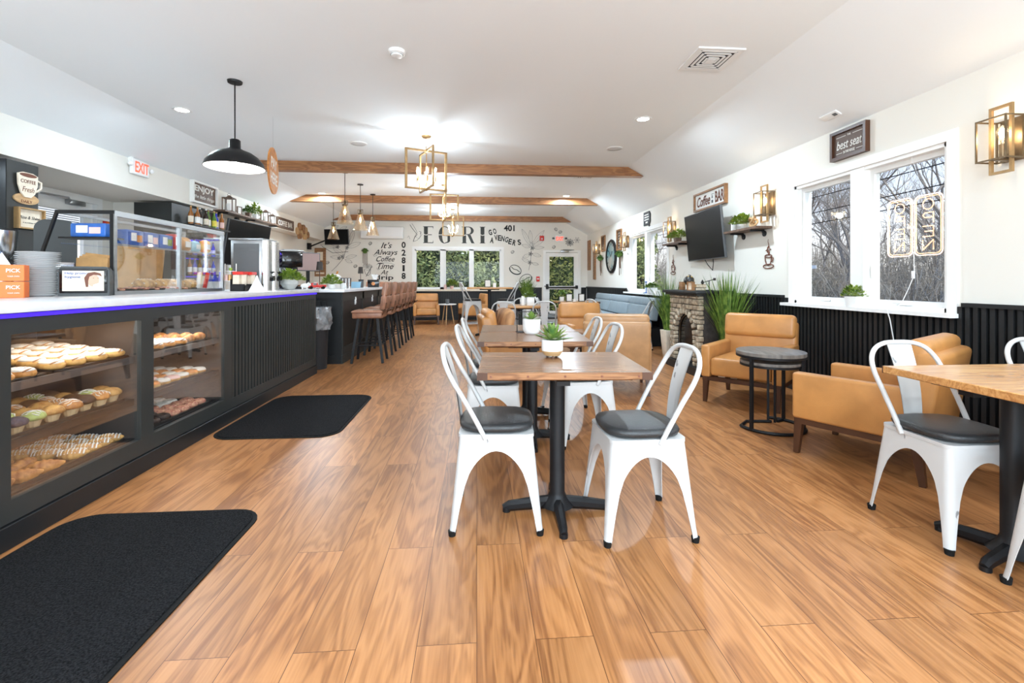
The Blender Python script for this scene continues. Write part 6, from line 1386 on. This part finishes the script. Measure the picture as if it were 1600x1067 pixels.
for a, c in ((DY0+.02, (DY0+DY1)/2+.01), ((DY0+DY1)/2+.03, DY1-.02)): M().bx(DX1-.014, DX1-.009, a, c, ZT+.028, DZ-.03).put('front_pane', 'clear_glass', t)
M().bx(DX0+.02, DX1-.02, DY0+.01, DY1-.01, DZ-.008, DZ-.003).put('top_pane', 'clear_glass', t); M().bx(DX0+.02, DX1-.02, DY1-.014, DY1-.009, ZT+.028, DZ-.03).put('end_pane', 'clear_glass', t)
M().bx(DX0+.02, DX1-.03, DY0+.02, DY1-.02, 1.425, 1.431).put('glass_shelf', 'clear_glass', t); M().bx(DX1-.035, DX1-.028, DY0+.02, DY1-.02, 1.418, 1.432).put('shelf_edge', 'steel', t); M().bx(DX0-.0, DX1-.05, DY0+.02, DY0+.16, 1.462, 1.474).put('end_shelf', 'black_metal', t)
def packet(lb, loc, rz, m, d=(.20, .10, .12), cols=('off_white_ink', 'orange_glaze'), g=None, txt=None):
    t = thing('snack_box', lb, 'snack box', loc, rz, g); M().box((0, 0, d[2]/2), d, bev=min(d)*.12, seg=2).put('carton', m, t)
    M().bx(-d[0]*.32, d[0]*.0, -d[1]/2-.0015, -d[1]/2, d[2]*.3, d[2]*.82).put('printed_panel', cols[0], t); M().bx(d[0]*.04, d[0]*.36, -d[1]/2-.0015, -d[1]/2, d[2]*.25, d[2]*.7).put('printed_picture', cols[1], t); return t
RB = PI/2
for k, (y, c, lb) in enumerate([(3.80, 'orange_glaze', 'blue snack box nearest on the upper display shelf'), (3.98, 'pink_icing', 'blue snack box with pink panel on the upper display shelf'), (4.16-.0, 'bright_leaf', 'blue snack box with green panel on the upper display shelf')]): packet(lb, (-2.68, y-.0, 1.431), RB, 'blue_wrap', (.17, .14, .12), ('off_white_ink', c), 'blue snack boxes')
packet('large blue snack box at the left end of the display', (-2.76, 3.60, 1.474), .0, 'blue_wrap', (.24, .12, .10), ('off_white_ink', 'pink_icing'), 'blue snack boxes')
packet('red and white packet on the upper display shelf', (-2.66, 4.32, 1.431), RB, 'red_paint', (.10, .08, .14), ('paper_white', 'paper_white'))
def bag(lb, loc, m, s=(.15, .06, .13), rz=RB):
    t = thing('snack_bag', lb, 'snack bag', loc, rz, 'snack bags'); M().ball((0, 0, s[2]/2), (s[0]/2, s[1]/2, s[2]/2), 16, 10, fn=lambda c: Vector((math.copysign(abs(c.x)**.5, c.x), c.y*(1-abs(c.z)**3), math.copysign(abs(c.z)**.5, c.z)))).put('bag', m, t, ang=70); M().bx(-s[0]*.25, s[0]*.25, -s[1]/2-.002, -s[1]/2+.012, s[2]*.3, s[2]*.7).put('bag_label', 'paper_white', t)
mat('foil_gold', (.62, .34, .12), .3, .3, noise=.3, nscale=20); mat('foil_blue', (.35, .60, .72), .3, noise=.3, nscale=20); mat('foil_yellow', (.80, .60, .05), .35, noise=.4, nscale=20, ncol=(.7, .12, .04))
bag('orange-gold snack bag on the upper display shelf', (-2.66, 4.48, 1.431), 'foil_gold'); bag('pale blue snack bag on the upper display shelf', (-2.66, 4.64, 1.431), 'foil_blue', (.12, .06, .11)); bag('yellow and red snack bag on the upper display shelf', (-2.66, 4.80, 1.431), 'foil_yellow')
# goods on the display floor
fz = ZT+.028
for k in range(4):
    t = thing('wrapped_loaf', 'wrapped pale loaf on the display floor, %s from the near end' % NTH[k], 'loaf', (-2.72+.02*(k % 2), 4.05+.19*k, fz), RB+.1*(k % 2), 'wrapped loaves'); M().ball((0, 0, .045), (.095, .055, .045), 18, 10, fn=lambda c: Vector((math.copysign(abs(c.x)**.6, c.x), c.y, math.copysign(abs(c.z)**.7, c.z)))).put('loaf', 'golden', t, ang=70); b = M()
    for j in range(5): b.tube([(-.07+.035*j, -.05, .05), (-.07+.035*j, 0, .091), (-.07+.035*j, .05, .05)], .004, 4)
    b.put('icing_stripes', 'icing', t)
ck = Proto(lambda: (lambda t: (M().lathe([(.002, 0), (.04, .002), (.043, .010), (.034, .017), (.002, .019)], n=18, mod=lambda a, z: 1+.03*math.sin(5*a)).put('biscuit', 'berry_crumb', t), M().ball((.01, .01, .017), .006, 6, 4).ball((-.015, .005, .017), .006, 6, 4).ball((.0, -.018, .017), .006, 6, 4).put('chocolate_chip', 'cocoa', t), t)[-1])(thing('cookie', 'x', 'cookie')))
for k in range(14): ck((-2.60-.075*(k % 2), 3.60+.062*k, fz+.004*(k % 3)), k, 'chocolate chip cookie in the counter display, %s from the left end' % NTH[k], 'cookies in the counter display')
tray(4.02, .98, -2.80, -2.57, fz-.0005, 'thin tray under the cookies in the counter display')
t = thing('kraft_paper_bag', 'large open kraft paper bag seen through the display glass', 'paper bag', (-3.09, 4.55, ZT), PI/2); b = M(); w_, d_ = .14, .09; b.face([(-w_, -d_, 0), (w_, -d_, 0), (w_, d_, 0), (-w_, d_, 0)])
b.face([(-w_, -d_, 0), (w_, -d_, 0), (w_+.03, -d_-.02, .42), (-w_-.03, -d_-.02, .47)]); b.face([(-w_, d_, 0), (w_, d_, 0), (w_+.02, d_+.01, .50), (-w_-.02, d_+.01, .46)]); b.face([(-w_, -d_, 0), (-w_, d_, 0), (-w_-.02, d_+.01, .46), (-w_-.03, -d_-.02, .47)]); b.face([(w_, -d_, 0), (w_, d_, 0), (w_+.02, d_+.01, .50), (w_+.03, -d_-.02, .42)]); b.put('bag_body', 'kraft', t, ang=0)
t = thing('paper_bag_bundle', 'bundle of brown paper bags at the left end of the display', 'paper bag', (-2.78, 3.60, fz), .1)
for k in range(4): M().box((0, .02*k, .12), (.20, .012, .24+.02*k), (-.1, .04*k, 0)).put('paper_bag', 'kraft', t)
for k, (m, lb) in enumerate([('paper_white', 'white wrapped snack bar standing in the display'), ('label_yellow', 'yellow wrapped snack bar standing in the display'), ('red_paint', 'red wrapped snack bar standing in the display'), ('foil_blue', 'pale blue wrapped snack bar standing in the display')]): tag(M().box((0, 0, .08), (.045, .018, .15), (.15, .1*(k-1), 0), bev=.004).put('snack_bar', m, None), lb, 'snack bar', 'standing snack bars').matrix_world = Matrix.Translation((-2.64-.03*(k % 2), 4.66+.062*k, fz)) @ Matrix.Rotation(RB, 4, 'Z')
# back counter in the kitchen and its machines
t = thing('kitchen_counter', 'low kitchen counter behind the service counter', 'counter', (0, 0, 0)); M().bx(-4.27, -3.50, 2.2, 7.25, 0, .88).put('cabinet_body', 'white_trim', t, ang=0); M().bx(-4.28, -3.47, 2.2, 7.27, .88, .92).put('worktop', 'quartz', t)
t = thing('coffee_grinder', 'black coffee grinder with clear hopper at the left picture edge', 'coffee grinder', (-3.95, 4.2, .92), .9); M().box((0, 0, .22), (.17, .22, .40), bev=.02).box((0, -.1, .10), (.15, .12, .03)).put('grinder_body', 'black_gloss', t); M().lathe([(.05, .42), (.09, .50), (.10, .66), (.002, .66)], n=24).put('hopper', 'chrome', t); M().cyl((0, 0, .66), (0, 0, .675), .10, n=24).put('lid', 'black_metal', t); M().box((0, -.12, .28), (.07, .03, .10)).put('spout', 'chrome', t)
t = thing('espresso_machine', 'dark rounded espresso machine behind the stack of plates', 'espresso machine', (-3.86, 4.60, .92), .7)
M().prism(rrect(-.14, .14, .02, .79, .09, 6), -.18, .18, 'xz').put('machine_body', 'charcoal_panel', t); M().box((0, -.22, .36), (.24, .10, .10), bev=.01).put('group_head', 'chrome', t); M().box((0, -.24, .04), (.28, .16, .05), bev=.006).put('drip_tray', 'chrome', t); M().cyl((-.08, -.24, .28), (-.08, -.42, .26), .014, n=8).cyl((.09, -.24, .28), (.09, -.42, .26), .014, n=8).put('handle', 'black_metal', t)
t = thing('blender', 'black and clear blender left of the espresso machine', 'blender', (-3.58, 4.02, .92), 1); M().box((0, 0, .09), (.16, .16, .18), bev=.02, taper=1.1).put('motor_base', 'black_gloss', t); M().lathe([(.05, .18), (.07, .42), (.066, .42), (.046, .19)], n=20).put('jug', 'clear_glass', t); M().cyl((0, 0, .42), (0, 0, .45), .07, n=20).put('lid', 'black_rubber', t)
t = thing('coffee_tin', 'small blue tin beside the coffee grinder', 'tin', (-3.80, 4.05, .92)); M().cyl((0, 0, 0), (0, 0, .28), .045, n=20).put('tin_body', 'steel', t); M().cyl((0, 0, .28), (0, 0, .36), .046, n=20).put('tin_label', 'blue_wrap', t)
# condiments past the display
t = thing('tiered_stand', 'white wire tiered stand with small jars beside the display case', 'stand', (-2.53, 5.02, ZT)); M().cyl((0, 0, 0), (0, 0, .012), .06, n=24).cyl((0, 0, .10), (0, 0, .106), .058, n=24).cyl((.055, 0, 0), (.055, 0, .28), .004, n=6).cyl((-.055, 0, 0), (-.055, 0, .28), .004, n=6).cyl((0, 0, .2), (0, 0, .205), .045, n=20).put('stand_frame', 'plastic_white', t)
for k in range(5): a = k*1.25; tag(M().cyl((0, 0, 0), (0, 0, .05), .018, n=12).cyl((0, 0, .05), (0, 0, .062), .014, n=12).put('jar', ['wood_rustic', 'cocoa', 'cream_paper', 'pink_icing', 'foil_gold'][k], None), ['brown wooden', 'dark cocoa', 'cream', 'pink', 'gold'][k]+' little jar on the middle tier of the white wire stand', 'jar', 'jars on the wire stand').location = (-2.53+.037*math.cos(a), 5.02+.037*math.sin(a), ZT+.106)
tag(M().ball((0, 0, .018), .018, 12, 8).put('lime', 'bright_leaf', None), 'small green lime on top of the wire stand', 'fruit').location = (-2.53, 5.02, ZT+.205)
for k in range(3): place_bottle('glass_blue', 'paper_white', (-2.76, 5.06+.10*k, ZT), ['nearest', 'middle', 'farthest'][k]+' blue bottle behind the red-topped cup organizers on the counter', 'blue counter bottles', .8)
for k in range(2):
    t = thing('lid_organizer', ['black organizer with red-topped cups beside the wire stand', 'black organizer with red-topped cups beside the drinks machine'][k], 'organizer', (-2.38+.02*k, 4.91+.14*k, ZT), RB); M().bx(-.06, .06, -.07, .07, 0, .006).bx(-.06, -.055, -.07, .07, 0, .07).bx(.055, .06, -.07, .07, 0, .07).bx(-.06, .06, .065, .07, 0, .12).bx(-.06, .06, -.07, -.065, 0, .06).put('tray', 'black_metal', t)
    M().box((-.02, .02, .09), (.06, .06, .14), (0, .06, 0)).put('sugar_packets', 'cream_paper', t); M().lathe([(.022, .01), (.030, .165), (.002, .165)], c=(.02, -.02, 0), n=18).put('paper_cup', 'cream_paper', t); M().bx(-.055, .055, -.05, .05, .165, .195).put('red_lid_stack', 'red_paint', t)
t = thing('cone_filter', 'white cone-shaped filter standing on the counter edge', 'cone', (-2.17, 4.80, ZT)); M().lathe([(.075, 0), (.02, .11), (.006, .155), (.002, .155)], n=28).put('cone', 'paper_white', t); M().lathe([(.078, 0), (.078, .004), (.07, .004)], n=28).put('rim', 'plastic_white', t)
t = thing('drinks_dispenser', 'tall steel drinks dispenser with two chrome columns on the counter', 'drinks dispenser', (-2.30, 5.33, ZT), RB)
M().bx(-.17, .15, -.02, .30, 0, .54, bev=.006).bx(-.185, .165, -.035, .315, .54, .556).put('cabinet', 'steel', t)
M().bx(-.174, -.168, .01, .27, .04, .50).bx(-.177, -.168, .04, .24, .42, .425).bx(-.177, -.168, .04, .24, .45, .455).put('side_panel', 'plastic_grey', t)
for x in (-.11, .07):
    b = M(); b.lathe([(.002, 0), (.062, 0), (.062, .535), (.002, .535)], c=(x, -.03, 0), n=28); b.put('chrome_column', 'chrome', t)
    M().cyl((x, -.085, .13), (x, -.12, .13), .030, n=20).cyl((x, -.09, .19), (x, -.12, .20), .010, n=8).put('tap', 'black_gloss', t)
t = thing('coffee_brewer', 'black coffee brewer with steel top between the two counters', 'coffee brewer', (-2.76, 7.12, BZ), .6); M().box((0, 0, .02), (.28, .36, .04), bev=.004).box((0, .12, .28), (.27, .12, .52), bev=.008).box((0, -.02, .43), (.28, .34, .22), bev=.01).put('brewer_body', 'black_gloss', t); M().box((0, 0, .555), (.32, .40, .02), bev=.006).box((0, -.02, .57), (.2, .2, .02)).put('steel_top', 'steel', t)
M().lathe([(.002, 0), (.06, 0), (.07, .05), (.04, .13), (.045, .15), (.002, .15)], c=(0, -.08, .04), n=20).put('glass_jug', 'clear_glass', t)
potted('potted_plant', 'bushy green plant in a round concrete pot on the counter corner', (-2.19, 5.66, ZT), round_pot(.098, .125, .55), 'concrete', .145, .115, 420, .034, soil=.10, seed=31, leaf='bright_leaf')
# ---------------------------------------------------------------- on the bar
def table_lamp(lb, x, y, h):
    t = thing('table_lamp', lb, 'table lamp', (x, y, BZ), 0, 'brown table lamps'); M().lathe([(.002, 0), (.05, 0), (.05, .008), (.006, .014), (.006, h-.08), (.002, h-.08)], n=20).put('base', 'dark_walnut', t); M().lathe([(.052, h-.13), (.038, h), (.034, h), (.048, h-.13)], n=28).put('lamp_shade', 'dark_fabric', t)
table_lamp('brown table lamp nearer us on the bar behind the red truck', -2.42, 7.42, .42); table_lamp('brown table lamp farther along the bar near the script words', -2.27, 9.35, .40)
t = thing('toy_truck', 'red vintage toy truck on the bar', 'toy truck', (-2.36, 7.16, BZ), .5); M().box((-.05, 0, .06), (.09, .08, .07), bev=.015).box((.05, 0, .045), (.12, .08, .04), bev=.008).box((-.115, 0, .04), (.05, .07, .035), bev=.012).put('truck_body', 'red_paint', t)
for x in (-.10, .07):
    for y in (-.042, .042): M().cyl((x, y-.008, .022), (x, y+.008, .022), .022, n=16).put('wheel', 'black_rubber', t)
M().box((-.05, -.041, .075), (.05, .003, .028)).put('cab_window', 'black_gloss', t)
t = thing('white_pig_figurine', 'small white pig figurine left of the toy truck', 'figurine', (-2.46, 6.90, BZ), .4); M().ball((0, 0, .05), (.055, .035, .035), 16, 10).ball((.05, 0, .07), .028, 12, 8).ball((.078, 0, .066), (.008, .012, .012), 8, 6).ball((.05, .02, .098), (.006, .01, .012), 6, 5).ball((.05, -.02, .098), (.006, .01, .012), 6, 5).cyl((-.03, .018, 0), (-.03, .018, .04), .01, n=8).cyl((-.03, -.018, 0), (-.03, -.018, .04), .01, n=8).cyl((.03, .018, 0), (.03, .018, .04), .01, n=8).cyl((.03, -.018, 0), (.03, -.018, .04), .01, n=8).put('pig_body', 'ceramic', t, ang=70)
tag(M().box((0, 0, .03), (.24, .14, .06), bev=.01).put('wicker_tray', 'wood_mid', None), 'wooden tray left of the pig figurine', 'tray').location = (-2.78, 6.95+.45, BZ)
potted('potted_plant', 'yellow-green bushy plant in white pots on the bar', (-2.18, 7.22, BZ), round_pot(.055, .07, .8), 'ceramic', .13, .13, 260, .038, soil=.06, seed=41, leaf='bright_leaf')
tag(M().lathe([(.002, 0), (.035, 0), (.042, .09), (.038, .09), (.002, .01)], n=20).put('mug', 'ceramic', None), 'white mug just right of the bushy plant on the bar', 'mug').location = (-2.08, 7.45, BZ)
for k in range(3):
    t = thing('steel_tumbler', ['nearest', 'middle', 'farthest'][k]+' tall steel tumbler of the row on the bar', 'tumbler', (-2.16+.02*k, 7.72+.12*k, BZ), 0, 'steel tumblers'); M().lathe([(.002, 0), (.03, 0), (.038, .16), (.002, .16)], n=18).put('tumbler_body', 'chrome', t); M().cyl((0, 0, .16), (0, 0, .172), .038, n=18).put('lid', 'plastic_grey', t)
t = thing('paper_roll_bag', 'crumpled white bag with an orange handle behind the tumblers', 'bag', (-2.42, 8.15, BZ)); M().lathe([(.002, 0), (.09, 0), (.10, .12), (.12, .20), (.06, .24), (.002, .22)], n=16, mod=lambda a, z: 1+.12*math.sin(4*a+z*20)).put('bag', 'paper_white', t); M().cyl((.02, 0, .18), (.06, 0, .29), .014, n=8).put('handle', 'orange_glaze', t)
t = thing('blue_box', 'pale blue box on the bar right of the tumblers', 'box', (-2.16, 8.55, BZ), .3); mat('sky_card', (.28, .50, .66), .6, noise=.1); M().box((0, 0, .05), (.17, .13, .10), bev=.003, taper=.9).put('box_body', 'sky_card', t); M().box((0, 0, .104), (.18, .14, .01)).put('lid', 'sky_card', t)
t = thing('dark_canister', 'dark canister between the blue box and the far lamp', 'canister', (-2.14, 8.85, BZ)); M().cyl((0, 0, 0), (0, 0, .13), .045, n=20).put('can', 'plastic_grey', t); M().cyl((0, 0, .13), (0, 0, .15), .047, n=20).put('lid', 'black_metal', t)
t = thing('black_tin_box', 'black box with an orange emblem at the far end of the bar', 'box', (-2.08, 9.62, BZ), .1); M().box((0, 0, .075), (.22, .12, .15), bev=.004).put('box_body', 'black_gloss', t); M().cyl((0, -.06, .07), (0, -.0625, .07), .035, n=16).put('emblem', 'orange_glaze', t)
t = thing('white_vase', 'white flower-shaped vase at the far end of the bar', 'vase', (-2.12, 9.95, BZ)); M().lathe([(.002, 0), (.05, 0), (.06, .08), (.035, .17), (.07, .26), (.065, .26), (.002, .16)], n=20, mod=lambda a, z: 1+.06*math.cos(6*a)).put('vase_body', 'ceramic', t); M().cyl((0, 0, .15), (.01, 0, .27), .006, n=6).put('stem', 'leaf', t)
